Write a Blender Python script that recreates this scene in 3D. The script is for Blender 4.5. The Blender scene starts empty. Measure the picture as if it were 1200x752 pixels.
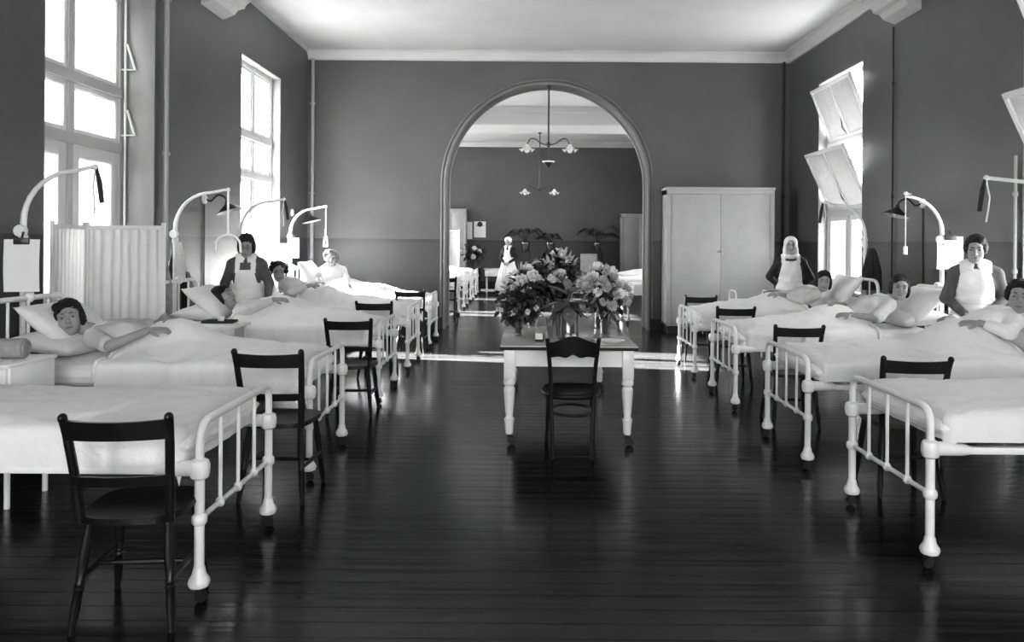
import bpy, bmesh, math, random
import numpy as np
from mathutils import Vector, Matrix, noise
random.seed(5)
R = math.radians
PI = math.pi
scene = bpy.context.scene
COL = scene.collection

# ------------------------------------------------------------------ camera
EYE = 1.55
cam_d = bpy.data.cameras.new('camera')
cam = bpy.data.objects.new('camera', cam_d)
COL.objects.link(cam)
cam.location = (0, 0, EYE)
cam.rotation_euler = (Matrix.Rotation(R(90), 3, 'X') @ Matrix.Rotation(R(0.42), 3, 'Z')).to_euler()
cam_d.sensor_width = 36
cam_d.lens = 890 / 1200 * 36
cam_d.shift_x = -16 / 1200
cam_d.shift_y = -93 / 1200
cam_d.clip_end = 200
scene.camera = cam

# ------------------------------------------------------------------ sky, sun, exposure
world = bpy.data.worlds.new('sky')
scene.world = world
world.use_nodes = True
bg = world.node_tree.nodes['Background']
bg.inputs[0].default_value = (1, 1, 1, 1)
bg.inputs[1].default_value = 9.0
sun_d = bpy.data.lights.new('sun', 'SUN')
sun = bpy.data.objects.new('sun', sun_d)
COL.objects.link(sun)
sun.location = (-12, 12, 9)
sun_dir = Vector((math.cos(R(11)) * math.cos(R(31)), -math.sin(R(11)) * math.cos(R(31)), -math.sin(R(31))))
sun.rotation_euler = sun_dir.to_track_quat('-Z', 'Y').to_euler()
sun_d.energy = 200
sun_d.angle = R(1.0)
scene.view_settings.view_transform = 'Standard'
scene.view_settings.look = 'None'
scene.view_settings.gamma = 1
scene.view_settings.use_curve_mapping = False
scene.view_settings.exposure = 2.0
scene.cycles.use_denoising = True
scene.cycles.max_bounces = 10
scene.cycles.diffuse_bounces = 6
scene.cycles.glossy_bounces = 4
scene.cycles.transparent_max_bounces = 16
scene.cycles.sample_clamp_indirect = 8
scene.cycles.caustics_reflective = False
scene.cycles.caustics_refractive = False

# ------------------------------------------------------------------ materials
MATS = {}
def mat(name, v, rough=0.5, spec=0.5, var=0.0, vscale=8.0, bump=0.0, bscale=60.0, metal=0.0, coat=0.0, sheen=0.0):
    m = bpy.data.materials.new(name); m.use_nodes = True
    nt = m.node_tree; b = nt.nodes['Principled BSDF']
    b.inputs['Base Color'].default_value = (v, v, v, 1)
    b.inputs['Roughness'].default_value = rough
    b.inputs['Specular IOR Level'].default_value = spec
    b.inputs['Metallic'].default_value = metal
    b.inputs['Coat Weight'].default_value = coat
    b.inputs['Coat Roughness'].default_value = 0.12
    b.inputs['Sheen Weight'].default_value = sheen
    tc = nt.nodes.new('ShaderNodeTexCoord')
    if var:
        n = nt.nodes.new('ShaderNodeTexNoise'); n.inputs['Scale'].default_value = vscale; n.inputs['Detail'].default_value = 4
        nt.links.new(tc.outputs['Object'], n.inputs['Vector'])
        r = nt.nodes.new('ShaderNodeMapRange')
        r.inputs[1].default_value = .3; r.inputs[2].default_value = .7
        r.inputs[3].default_value = v * (1 - var); r.inputs[4].default_value = v * (1 + var)
        nt.links.new(n.outputs['Fac'], r.inputs[0]); nt.links.new(r.outputs[0], b.inputs['Base Color'])
    if bump:
        n = nt.nodes.new('ShaderNodeTexNoise'); n.inputs['Scale'].default_value = bscale; n.inputs['Detail'].default_value = 3
        nt.links.new(tc.outputs['Object'], n.inputs['Vector'])
        bp = nt.nodes.new('ShaderNodeBump'); bp.inputs['Strength'].default_value = bump; bp.inputs['Distance'].default_value = .01
        nt.links.new(n.outputs['Fac'], bp.inputs['Height']); nt.links.new(bp.outputs[0], b.inputs['Normal'])
    MATS[name] = m
    return m

def wall_mat():
    """oil paint: lighter above, dark line at dado height, darker below"""
    m = mat('wall_paint', .2, .42, .45)
    nt = m.node_tree; b = nt.nodes['Principled BSDF']
    g = nt.nodes.new('ShaderNodeNewGeometry'); s = nt.nodes.new('ShaderNodeSeparateXYZ')
    nt.links.new(g.outputs['Position'], s.inputs[0])
    ramp = nt.nodes.new('ShaderNodeValToRGB'); ramp.color_ramp.interpolation = 'CONSTANT'
    d = nt.nodes.new('ShaderNodeMath'); d.operation = 'DIVIDE'; d.inputs[1].default_value = 5.0
    nt.links.new(s.outputs['Z'], d.inputs[0])
    e = ramp.color_ramp.elements
    e[0].position = 0; e[0].color = (.022,) * 3 + (1,)
    e[1].position = 1.505 / 5; e[1].color = (.011,) * 3 + (1,)
    k = e.new(1.58 / 5); k.color = (.06,) * 3 + (1,)
    nt.links.new(d.outputs[0], ramp.inputs[0])
    n = nt.nodes.new('ShaderNodeTexNoise'); n.inputs['Scale'].default_value = 1.3; n.inputs['Detail'].default_value = 5
    nt.links.new(g.outputs['Position'], n.inputs['Vector'])
    mr = nt.nodes.new('ShaderNodeMapRange'); mr.inputs[1].default_value = .3; mr.inputs[2].default_value = .7
    mr.inputs[3].default_value = .88; mr.inputs[4].default_value = 1.1
    nt.links.new(n.outputs['Fac'], mr.inputs[0])
    mx = nt.nodes.new('ShaderNodeMix'); mx.data_type = 'RGBA'; mx.blend_type = 'MULTIPLY'; mx.inputs[0].default_value = 1
    nt.links.new(ramp.outputs[0], mx.inputs[6]); nt.links.new(mr.outputs[0], mx.inputs[7])
    nt.links.new(mx.outputs[2], b.inputs['Base Color'])
    bp = nt.nodes.new('ShaderNodeBump'); bp.inputs['Strength'].default_value = .12; bp.inputs['Distance'].default_value = .01
    n2 = nt.nodes.new('ShaderNodeTexNoise'); n2.inputs['Scale'].default_value = 35
    nt.links.new(g.outputs['Position'], n2.inputs['Vector'])
    nt.links.new(n2.outputs['Fac'], bp.inputs['Height']); nt.links.new(bp.outputs[0], b.inputs['Normal'])
    return m

def plank_mat():
    m = mat('dark_polished_board', .02, .2, .2)
    nt = m.node_tree; b = nt.nodes['Principled BSDF']
    oi = nt.nodes.new('ShaderNodeObjectInfo'); tc = nt.nodes.new('ShaderNodeTexCoord')
    mp = nt.nodes.new('ShaderNodeMapping'); mp.inputs['Scale'].default_value = (.7, 22, 22)
    ad = nt.nodes.new('ShaderNodeVectorMath'); ad.operation = 'ADD'
    sc_ = nt.nodes.new('ShaderNodeMath'); sc_.operation = 'MULTIPLY'; sc_.inputs[1].default_value = 37
    nt.links.new(oi.outputs['Random'], sc_.inputs[0])
    nt.links.new(tc.outputs['Object'], ad.inputs[0]); nt.links.new(sc_.outputs[0], ad.inputs[1])
    nt.links.new(ad.outputs[0], mp.inputs[0])
    n = nt.nodes.new('ShaderNodeTexNoise'); n.inputs['Scale'].default_value = 1.5; n.inputs['Detail'].default_value = 5
    nt.links.new(mp.outputs[0], n.inputs['Vector'])
    r = nt.nodes.new('ShaderNodeMapRange'); r.inputs[1].default_value = .25; r.inputs[2].default_value = .75
    r.inputs[3].default_value = .0035; r.inputs[4].default_value = .012
    nt.links.new(n.outputs['Fac'], r.inputs[0])
    m2 = nt.nodes.new('ShaderNodeMath'); m2.operation = 'MULTIPLY'
    r2 = nt.nodes.new('ShaderNodeMapRange'); r2.inputs[3].default_value = .7; r2.inputs[4].default_value = 1.4
    nt.links.new(oi.outputs['Random'], r2.inputs[0])
    nt.links.new(r.outputs[0], m2.inputs[0]); nt.links.new(r2.outputs[0], m2.inputs[1])
    nt.links.new(m2.outputs[0], b.inputs['Base Color'])
    r3 = nt.nodes.new('ShaderNodeMapRange'); r3.inputs[1].default_value = .3; r3.inputs[2].default_value = .7
    r3.inputs[3].default_value = .14; r3.inputs[4].default_value = .27
    nt.links.new(n.outputs['Fac'], r3.inputs[0]); nt.links.new(r3.outputs[0], b.inputs['Roughness'])
    bp = nt.nodes.new('ShaderNodeBump'); bp.inputs['Strength'].default_value = .08; bp.inputs['Distance'].default_value = .01
    nt.links.new(n.outputs['Fac'], bp.inputs['Height']); nt.links.new(bp.outputs[0], b.inputs['Normal'])
    return m

def glass_mat(name, frosted, tr=.15):
    m = bpy.data.materials.new(name); m.use_nodes = True; nt = m.node_tree
    for n in list(nt.nodes): nt.nodes.remove(n)
    o = nt.nodes.new('ShaderNodeOutputMaterial'); mx = nt.nodes.new('ShaderNodeMixShader')
    if frosted:
        a = nt.nodes.new('ShaderNodeBsdfTranslucent'); a.inputs[0].default_value = (tr, tr, tr, 1)
        b = nt.nodes.new('ShaderNodeBsdfDiffuse'); b.inputs[0].default_value = (.8, .8, .8, 1)
        tc = nt.nodes.new('ShaderNodeTexCoord'); n = nt.nodes.new('ShaderNodeTexNoise'); n.inputs['Scale'].default_value = 7
        nt.links.new(tc.outputs['Object'], n.inputs['Vector'])
        mr = nt.nodes.new('ShaderNodeMapRange'); mr.inputs[3].default_value = .05; mr.inputs[4].default_value = .3
        nt.links.new(n.outputs['Fac'], mr.inputs[0]); nt.links.new(mr.outputs[0], mx.inputs[0])
    else:
        a = nt.nodes.new('ShaderNodeBsdfTransparent'); a.inputs[0].default_value = (.93, .93, .93, 1)
        b = nt.nodes.new('ShaderNodeBsdfGlossy'); b.inputs['Roughness'].default_value = .03
        mx.inputs[0].default_value = .06
    nt.links.new(a.outputs[0], mx.inputs[1]); nt.links.new(b.outputs[0], mx.inputs[2]); nt.links.new(mx.outputs[0], o.inputs[0])
    MATS[name] = m

wall_mat(); plank_mat(); glass_mat('clear_glass', False); glass_mat('frosted_glass', True); glass_mat('ribbed_glass', True, .19)
mat('ceiling_paint', .44, .7, .3, .05, 1.5)
mat('white_gloss', .74, .3, .5, .04, 3)
mat('white_frame', .5, .4, .5, .06, 4)
mat('reveal_paint', .2, .4, .5, .06, 4)
mat('arch_paint', .11, .35, .5, .06, 4)
mat('cupboard_paint', .3, .45, .4, .05, 5, .06, 120)
mat('enamel', .78, .28, .5, .05, 9)
mat('linen', .75, .85, .2, .03, 5, .45, 30, sheen=.2)
mat('linen_coarse', .74, .88, .2, .04, 9, .5, 90)
mat('screen_cloth', .72, .85, .2, .05, 12, .4, 140)
def add_translucent(name, f, v):
    nt = MATS[name].node_tree; o = nt.nodes['Material Output']; b = nt.nodes['Principled BSDF']
    t = nt.nodes.new('ShaderNodeBsdfTranslucent'); t.inputs[0].default_value = (v, v, v, 1); x = nt.nodes.new('ShaderNodeMixShader'); x.inputs[0].default_value = f
    nt.links.new(b.outputs[0], x.inputs[1]); nt.links.new(t.outputs[0], x.inputs[2]); nt.links.new(x.outputs[0], o.inputs[0])
add_translucent('screen_cloth', .5, .85)
mat('gown', .52, .85, .2, .06, 10, .4, 50)
mat('towel_cloth', .3, .9, .2, .1, 30, .5, 90)
mat('grey_cloth', .3, .9, .2, .2, 18, .5, 60)
mat('dark_cloth', .03, .9, .2, .2, 18, .5, 60)
mat('dress_cloth', .085, .85, .2, .12, 14, .3, 60)
mat('black_dress', .02, .85, .2, .12, 14, .3, 60)
mat('skin', .26, .55, .35, .06, 14)
mat('lips', .12, .5, .4)
mat('hair_dark', .008, .6, .2, .4, 60, .6, 140)
mat('hair_grey', .12, .55, .4, .4, 60, .6, 140)
mat('eye_white', .3, .25, .5)
mat('black', .006, .3, .5)
mat('dark_wood', .005, .36, .25, .3, 14, .1, 60, coat=.03)
mat('table_top', .4, .22, .5, .1, 6, coat=.3)
mat('dark_edge', .006, .6, .3)
mat('iron_dark', .012, .4, .5)
mat('rubber', .008, .6, .3)
mat('paper', .78, .8, .2, .04, 6)
mat('ink', .03, .7, .2)
mat('pipe_paint', .27, .35, .5)
mat('leaf_dark', .012, .45, .4, .4, 20)
mat('leaf_mid', .045, .45, .4, .4, 20)
mat('leaf_grey', .12, .45, .4, .3, 20)
mat('leaf_light', .3, .5, .4, .3, 20)
mat('petal_white', .78, .8, .2, .08, 20)
mat('petal_grey', .42, .8, .2, .15, 20)
mat('petal_dark', .06, .8, .2, .15, 20)
mat('copper_pot', .16, .22, .5, .2, 5, metal=.7)
mat('brick_outside', .3, .9, .2, .2, 3)
mat('lamp_white', .8, .4, .5)
mat('fawn_cloth', .35, .85, .2, .1, 20)
mat('steel', .45, .3, .5, metal=.8)
def vase_glass():
    m = bpy.data.materials.new('vase_glass'); m.use_nodes = True; nt = m.node_tree
    for n in list(nt.nodes): nt.nodes.remove(n)
    o = nt.nodes.new('ShaderNodeOutputMaterial'); mx = nt.nodes.new('ShaderNodeMixShader')
    a = nt.nodes.new('ShaderNodeBsdfTransparent'); a.inputs[0].default_value = (.82,) * 3 + (1,)
    b = nt.nodes.new('ShaderNodeBsdfGlossy'); b.inputs['Roughness'].default_value = .05
    f = nt.nodes.new('ShaderNodeLayerWeight'); f.inputs[0].default_value = .35
    nt.links.new(f.outputs['Facing'], mx.inputs[0])
    nt.links.new(a.outputs[0], mx.inputs[1]); nt.links.new(b.outputs[0], mx.inputs[2]); nt.links.new(mx.outputs[0], o.inputs[0])
    MATS['vase_glass'] = m
vase_glass()

# ------------------------------------------------------------------ object helpers
def tag(o, label=None, cat=None, group=None, kind=None):
    if label: o['label'] = label
    if cat: o['category'] = cat
    if group: o['group'] = group
    if kind: o['kind'] = kind
    return o

def empty(name, loc=(0, 0, 0), rz=0, label=None, cat=None, group=None, kind=None, parent=None):
    o = bpy.data.objects.new(name, None); COL.objects.link(o)
    o.empty_display_size = .1
    o.location = loc; o.rotation_euler = (0, 0, rz)
    if parent: o.parent = parent
    return tag(o, label, cat, group, kind)

def kids(o):
    return [c for c in bpy.data.objects if c.parent == o]

def copy_tree(o, parent=None, cache=None):
    if cache is None:
        cache = {}
        for c in bpy.data.objects:
            if c.parent: cache.setdefault(c.parent.name, []).append(c)
    c = o.copy(); COL.objects.link(c); c.parent = parent
    for ch in cache.get(o.name, []):
        copy_tree(ch, c, cache)
    return c

def smooth_mesh(me, angle=40):
    n = len(me.polygons)
    me.polygons.foreach_set('use_smooth', np.ones(n, dtype=bool))
    if angle is not None:
        try: me.set_sharp_from_angle(angle=R(angle))
        except Exception: pass

class MB:
    """collects simple shapes into one mesh"""
    def __init__(s): s.v = []; s.f = []; s.m = []; s.cur = 0
    def add(s, vs, fs):
        b = len(s.v); s.v += [tuple(p) for p in vs]
        s.f += [tuple(b + i for i in f) for f in fs]; s.m += [s.cur] * len(fs); return s
    def mi(s, i): s.cur = i; return s
    def box(s, lo, hi, M=None):
        x0, y0, z0 = lo; x1, y1, z1 = hi
        vs = [Vector(p) for p in ((x0, y0, z0), (x1, y0, z0), (x1, y1, z0), (x0, y1, z0), (x0, y0, z1), (x1, y0, z1), (x1, y1, z1), (x0, y1, z1))]
        if M is not None: vs = [M @ p for p in vs]
        return s.add(vs, [(0, 3, 2, 1), (4, 5, 6, 7), (0, 1, 5, 4), (1, 2, 6, 5), (2, 3, 7, 6), (3, 0, 4, 7)])
    def cbox(s, lo, hi, c=.01, M=None):
        """box with chamfered edges"""
        bm = bmesh.new(); bmesh.ops.create_cube(bm, size=1)
        for v in bm.verts: v.co = Vector([lo[i] + (v.co[i] + .5) * (hi[i] - lo[i]) for i in range(3)])
        bmesh.ops.bevel(bm, geom=bm.edges[:], offset=c, segments=2, affect='EDGES', profile=.5)
        bm.verts.ensure_lookup_table()
        vs = [v.co.copy() for v in bm.verts]
        if M is not None: vs = [M @ p for p in vs]
        fs = [tuple(v.index for v in f.verts) for f in bm.faces]; bm.free()
        return s.add(vs, fs)
    def tube(s, pts, r, n=10, closed=False, flat=1.0):
        P = [Vector(p) for p in pts]; k = len(P)
        rr = [r] * k if not hasattr(r, '__len__') else r
        T = []
        for i in range(k):
            a = P[i - 1] if (i or closed) else P[i]; b = P[(i + 1) % k] if (i < k - 1 or closed) else P[i]
            t = (b - a); T.append(t.normalized() if t.length > 1e-9 else Vector((0, 0, 1)))
        ref = Vector((0, 0, 1)) if abs(T[0].z) < .9 else Vector((0, 1, 0))
        N = (ref - T[0] * ref.dot(T[0])).normalized()
        vs = []; fs = []
        for i in range(k):
            N = (N - T[i] * N.dot(T[i]))
            N = N.normalized() if N.length > 1e-6 else T[i].orthogonal().normalized()
            B = T[i].cross(N)
            for j in range(n):
                a = 2 * PI * j / n
                vs.append(P[i] + N * (math.cos(a) * rr[i] * flat) + B * (math.sin(a) * rr[i]))
        m = k if closed else k - 1
        for i in range(m):
            for j in range(n):
                a = i * n + j; b = i * n + (j + 1) % n; i2 = (i + 1) % k
                fs.append((a, b, i2 * n + (j + 1) % n, i2 * n + j))
        if not closed:
            fs.append(tuple(range(n - 1, -1, -1))); fs.append(tuple((k - 1) * n + j for j in range(n)))
        return s.add(vs, fs)
    def lathe(s, prof, c=(0, 0, 0), n=16, M=None, cap=True):
        vs = []; fs = []; c = Vector(c)
        for r, z in prof:
            for j in range(n):
                a = 2 * PI * j / n; vs.append(Vector((r * math.cos(a), r * math.sin(a), z)))
        if M is not None: vs = [M @ v for v in vs]
        vs = [v + c for v in vs]
        for i in range(len(prof) - 1):
            for j in range(n):
                fs.append((i * n + j, i * n + (j + 1) % n, (i + 1) * n + (j + 1) % n, (i + 1) * n + j))
        if cap:
            fs.append(tuple(range(n - 1, -1, -1))); fs.append(tuple((len(prof) - 1) * n + j for j in range(n)))
        return s.add(vs, fs)
    def ball(s, c, r, n=12, m=8, M=None):
        if not hasattr(r, '__len__'): r = (r, r, r)
        vs = [Vector((0, 0, -r[2]))]; fs = []
        for i in range(1, m):
            p = -PI / 2 + PI * i / m
            for j in range(n):
                a = 2 * PI * j / n
                vs.append(Vector((r[0] * math.cos(p) * math.cos(a), r[1] * math.cos(p) * math.sin(a), r[2] * math.sin(p))))
        vs.append(Vector((0, 0, r[2])))
        for j in range(n): fs.append((0, 1 + (j + 1) % n, 1 + j))
        for i in range(m - 2):
            for j in range(n):
                fs.append((1 + i * n + j, 1 + i * n + (j + 1) % n, 1 + (i + 1) * n + (j + 1) % n, 1 + (i + 1) * n + j))
        t = len(vs) - 1
        for j in range(n): fs.append((t, 1 + (m - 2) * n + j, 1 + (m - 2) * n + (j + 1) % n))
        if M is not None: vs = [M @ v for v in vs]
        return s.add([v + Vector(c) for v in vs], fs)
    def prism(s, poly, lo, hi, axis='Y'):
        """extrude a 2-D outline: axis Y -> poly (x,z); X -> (y,z); Z -> (x,y)"""
        def P(a, b, t): return {'Y': (a, t, b), 'X': (t, a, b), 'Z': (a, b, t)}[axis]
        n = len(poly)
        vs = [P(a, b, lo) for a, b in poly] + [P(a, b, hi) for a, b in poly]
        fs = [tuple(range(n)), tuple(range(2 * n - 1, n - 1, -1))] + [(i, i + n, (i + 1) % n + n, (i + 1) % n) for i in range(n)]
        return s.add(vs, fs)
    def mesh(s, name, mats, smooth=35):
        me = bpy.data.meshes.new(name); me.from_pydata(s.v, [], s.f)
        mats = mats if isinstance(mats, (list, tuple)) else [mats]
        for m in mats: me.materials.append(MATS[m])
        if len(mats) > 1: me.polygons.foreach_set('material_index', s.m)
        me.update()
        bm = bmesh.new(); bm.from_mesh(me); bmesh.ops.recalc_face_normals(bm, faces=bm.faces); bm.to_mesh(me); bm.free()
        if smooth is not None: smooth_mesh(me, smooth)
        return me
    def build(s, name, mats, parent=None, smooth=35, loc=None, rz=None):
        return obj(name, s.mesh(name, mats, smooth), parent, loc, rz)

def obj(name, me, parent=None, loc=None, rz=None):
    o = bpy.data.objects.new(name, me); COL.objects.link(o)
    if parent: o.parent = parent
    if loc is not None: o.location = loc
    if rz is not None: o.rotation_euler = (0, 0, rz)
    return o

def fillet(pts, r, n=6):
    """round the inner corners of a polyline"""
    P = [Vector(p) for p in pts]; out = [P[0]]
    for i in range(1, len(P) - 1):
        a = (P[i - 1] - P[i]); b = (P[i + 1] - P[i]); rr = min(r, a.length * .49, b.length * .49)
        p0 = P[i] + a.normalized() * rr; p2 = P[i] + b.normalized() * rr
        for k in range(n + 1):
            t = k / n; out.append(p0 * (1 - t) ** 2 + P[i] * 2 * t * (1 - t) + p2 * t * t)
    out.append(P[-1]); return out

def spline(pts, n=8):
    """Catmull-Rom"""
    P = [Vector(p) for p in pts]; P = [P[0] * 2 - P[1]] + P + [P[-1] * 2 - P[-2]]; out = []
    for i in range(1, len(P) - 2):
        for k in range(n):
            t = k / n; a, b, c, d = P[i - 1:i + 3]
            out.append(.5 * ((2 * b) + (c - a) * t + (2 * a - 5 * b + 4 * c - d) * t * t + (3 * b - a - 3 * c + d) * t ** 3))
    out.append(P[-2]); return out

def struct(o):
    o['kind'] = 'structure'; return o

# ------------------------------------------------------------------ room measures
XL, XR = -3.87, 4.67          # inner wall faces
YA = 13.46                    # face of the wall with the arch
YT = .5                       # its thickness
YF = 25.7                     # far wall of the room beyond
Y0 = -4.6                     # wall behind the camera
ZC = 4.9
WT = .5                       # outer wall thickness

# windows: y0, y1, reveal depth, sill, head
WIN_L = [(6.09, 7.92, .36, .85, 4.12), (10.3, 11.96, .16, .85, 4.09),
         (16.2, 17.7, .2, .85, 4.08), (20.5, 22.0, .2, .85, 4.08), (24.0, 25.3, .2, .85, 4.08)]
WIN_R = [(5.6, 7.15, .17, .85, 4.11), (10.55, 12.15, .17, .85, 4.11),
         (15.6, 17.1, .2, .85, 4.1), (19.8, 21.3, .2, .85, 4.1)]

# ---- floor of narrow boards laid across the ward
fl = MB(); fl.box((XL - WT, Y0 - .3, -.2), (XR + WT, YF + .3, -.022)); floor = struct(fl.build('floor', 'rubber', smooth=None))
pw = .122
pb = MB()
prof = [(-pw / 2 + .0006, -.02), (pw / 2 - .0006, -.02), (pw / 2 - .0006, -.001), (pw / 2 - .002, -.0003), (.02, 0), (-.02, 0), (-pw / 2 + .002, -.0003), (-pw / 2 + .0006, -.001)]
pb.prism(prof, XL, XR, 'X')
plank_me = pb.mesh('plank', 'dark_polished_board', None)
y = Y0
rp = random.Random(11)
while y < YF:
    o = obj('plank', plank_me, floor, (0, y + pw / 2, rp.uniform(-.0004, 0)))
    o.rotation_euler = (R(rp.gauss(0, .12)), 0, 0)
    y += pw

# ---- ceiling
c = MB(); c.box((XL - WT, Y0 - .3, ZC), (XR + WT, YF + .3, ZC + .3)); struct(c.build('ceiling', 'ceiling_paint', smooth=None))

# ---- side walls with openings
def side_wall(name, x0, x1, wins):
    m = MB(); y = Y0 - .3
    for a, b, rv, s, h in wins:
        m.box((x0, y, -.2), (x1, a, ZC)); m.box((x0, a, -.2), (x1, b, s)); m.box((x0, a, h), (x1, b, ZC)); y = b
    m.box((x0, y, -.2), (x1, YF + .3, ZC))
    return struct(m.build(name, 'wall_paint', smooth=None))
side_wall('wall_left', XL - WT, XL, WIN_L)
side_wall('wall_right', XR, XR + WT, WIN_R)
# the end wall behind the camera has three tall windows of the same pattern
WIN_F = (-2.1, .4, 2.9); WFW = .85
m = MB(); x = XL
for cx in WIN_F:
    m.box((x, Y0 - .3, -.2), (cx - WFW, Y0, ZC)); m.box((cx - WFW, Y0 - .3, -.2), (cx + WFW, Y0, .85)); m.box((cx - WFW, Y0 - .3, 4.1), (cx + WFW, Y0, ZC)); x = cx + WFW
m.box((x, Y0 - .3, -.2), (XR, Y0, ZC)); struct(m.build('wall_front', 'wall_paint', smooth=None))
m = MB(); m.box((XL, YF, -.2), (XR, YF + .3, ZC)); struct(m.build('wall_far', 'wall_paint', smooth=None))

# ---- wall with the round arch
AX0, AX1 = -1.43, 2.18
AR = (AX1 - AX0) / 2; ACX = (AX0 + AX1) / 2; ASP = 4.365 - AR
m = MB()
m.box((XL, YA, -.2), (AX0, YA + YT, ZC)); m.box((AX1, YA, -.2), (XR, YA + YT, ZC))
NA = 48
for i in range(NA):
    a0 = PI - PI * i / NA; a1 = PI - PI * (i + 1) / NA
    p = [(ACX + AR * math.cos(a), ASP + AR * math.sin(a)) for a in (a0, a1)]
    q = [(p[0][0], p[0][1]), (p[1][0], p[1][1]), (p[1][0], ZC), (p[0][0], ZC)]
    m.prism(q, YA, YA + YT, 'Y')
struct(m.build('wall_back', 'wall_paint', smooth=None))
# rounded bead round the arch
ap = [(AX0, 0)] + [(AX0, ASP * k / 6) for k in range(1, 6)] + [(ACX - AR * math.cos(PI * i / NA), ASP + AR * math.sin(PI * i / NA)) for i in range(NA + 1)] + [(AX1, ASP * k / 6) for k in range(5, 0, -1)] + [(AX1, 0)]
m = MB(); m.tube([(x, YA - .005, z) for x, z in ap], .032, 10); m.tube([(ACX + (x - ACX) * 1.035, YA, z if z < ASP else ASP + (z - ASP) * 1.035) for x, z in ap], .02, 8)
struct(m.build('trim_1', 'arch_paint'))
m = MB(); m.tube([(x, YA + YT, z) for x, z in ap], .035, 8); struct(m.build('trim_2', 'arch_paint'))

# ---- cornices and beams
def cornice(name, pts, prof):
    """prof: (inward, down from ceiling) swept along a straight run from a to b with inward normal n"""
    (ax, ay), (bx, by), (nx, ny) = pts
    m = MB(); n = len(prof); vs = []
    for (px, py) in ((ax, ay), (bx, by)):
        for d, z in prof: vs.append((px + nx * d, py + ny * d, ZC - z))
    m.add(vs, [tuple(range(n)), tuple(range(2 * n - 1, n - 1, -1))] + [(i, i + n, (i + 1) % n + n, (i + 1) % n) for i in range(n)])
    return struct(m.build(name, 'ceiling_paint', smooth=None))
cp = [(0, 0), (.17, 0), (.17, .03), (.12, .045), (.06, .09), (.035, .13), (.035, .16), (0, .16)]
cornice('trim_3', ((XL, YA), (XR, YA), (0, -1)), cp)
cornice('trim_4', ((XR, Y0), (XR, YA), (-1, 0)), cp)
cornice('trim_5', ((XL, Y0), (XL, YA), (1, 0)), [(0, 0), (.05, 0), (.05, .04), (0, .04)])
cornice('trim_6', ((XL, YF), (XR, YF), (0, -1)), [(0, 0), (.3, 0), (.3, .04), (.2, .06), (.1, .12), (.05, .16), (0, .16)])
m = MB(); m.cbox((XL, 8.9, 4.67), (XR, 9.75, ZC + .05), .02); struct(m.build('trim_7', 'ceiling_paint', smooth=None))
m = MB(); m.cbox((XL, 18.9, 4.45), (XR, 20.35, ZC + .05), .03); m.cbox((XL, 18.85, 4.75), (XR, 20.4, ZC + .05), .02); struct(m.build('trim_8', 'ceiling_paint', smooth=None))
# scroll corbels under the ceiling beam
for k, (x, sx) in enumerate(((XL, 1), (XR, -1))):
    m = MB(); pr = [(0, 4.68), (.42, 4.68), (.42, 4.6)] + [(.42 - .12 * math.sin(t * PI / 2) - .02, 4.6 - .12 * t) for t in (.2, .4, .6, .8, 1)] + [(.2, 4.46), (.15, 4.4), (.06, 4.36), (0, 4.34)]
    m.prism([(x + sx * a, b) for a, b in pr], 9.0, 9.65, 'Y'); struct(m.build('trim_%d' % (9 + k), 'ceiling_paint', smooth=None))
# skirting boards
m = MB(); m.box((XL, YA - .025, 0), (AX0 - .03, YA, .2)); m.box((AX1 + .03, YA - .025, 0), (XR, YA, .2)); struct(m.build('baseboard_back', 'dark_edge', smooth=None))
m = MB(); m.box((XL, Y0, 0), (XL + .025, YA, .2)); struct(m.build('baseboard_left', 'dark_edge', smooth=None))
m = MB(); m.box((XR - .025, Y0, 0), (XR, YA, .2)); struct(m.build('baseboard_right', 'dark_edge', smooth=None))
m = MB(); m.box((XL, YF - .025, 0), (XR, YF, .2)); struct(m.build('baseboard_far', 'dark_edge', smooth=None))
# heating pipes and conduits on the walls
def pipe(n, x, y, z0, z1, r, mt='pipe_paint', clips=3):
    m = MB(); m.tube([(x, y, z0), (x, y, z1)], r, 10)
    for k in range(clips):
        z = z0 + (z1 - z0) * (k + .5) / clips; m.lathe([(r * 1.5, -.02), (r * 1.7, 0), (r * 1.5, .02)], (x, y, z), 10)
    return struct(m.build('trim_%d' % n, mt))
pipe(11, XL + .06, 8.03, 0, ZC, .027)
pipe(12, XL + .1, YA - .07, 0, ZC - .15, .03)
pipe(13, XR - .13, YA - .06, 0, ZC - .15, .022, 'dark_edge')
pipe(14, XR - .03, 9.62, 0, 4.3, .011, 'dark_edge')
pipe(15, XR - .03, 7.2, .2, 2.4, .015)

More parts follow.
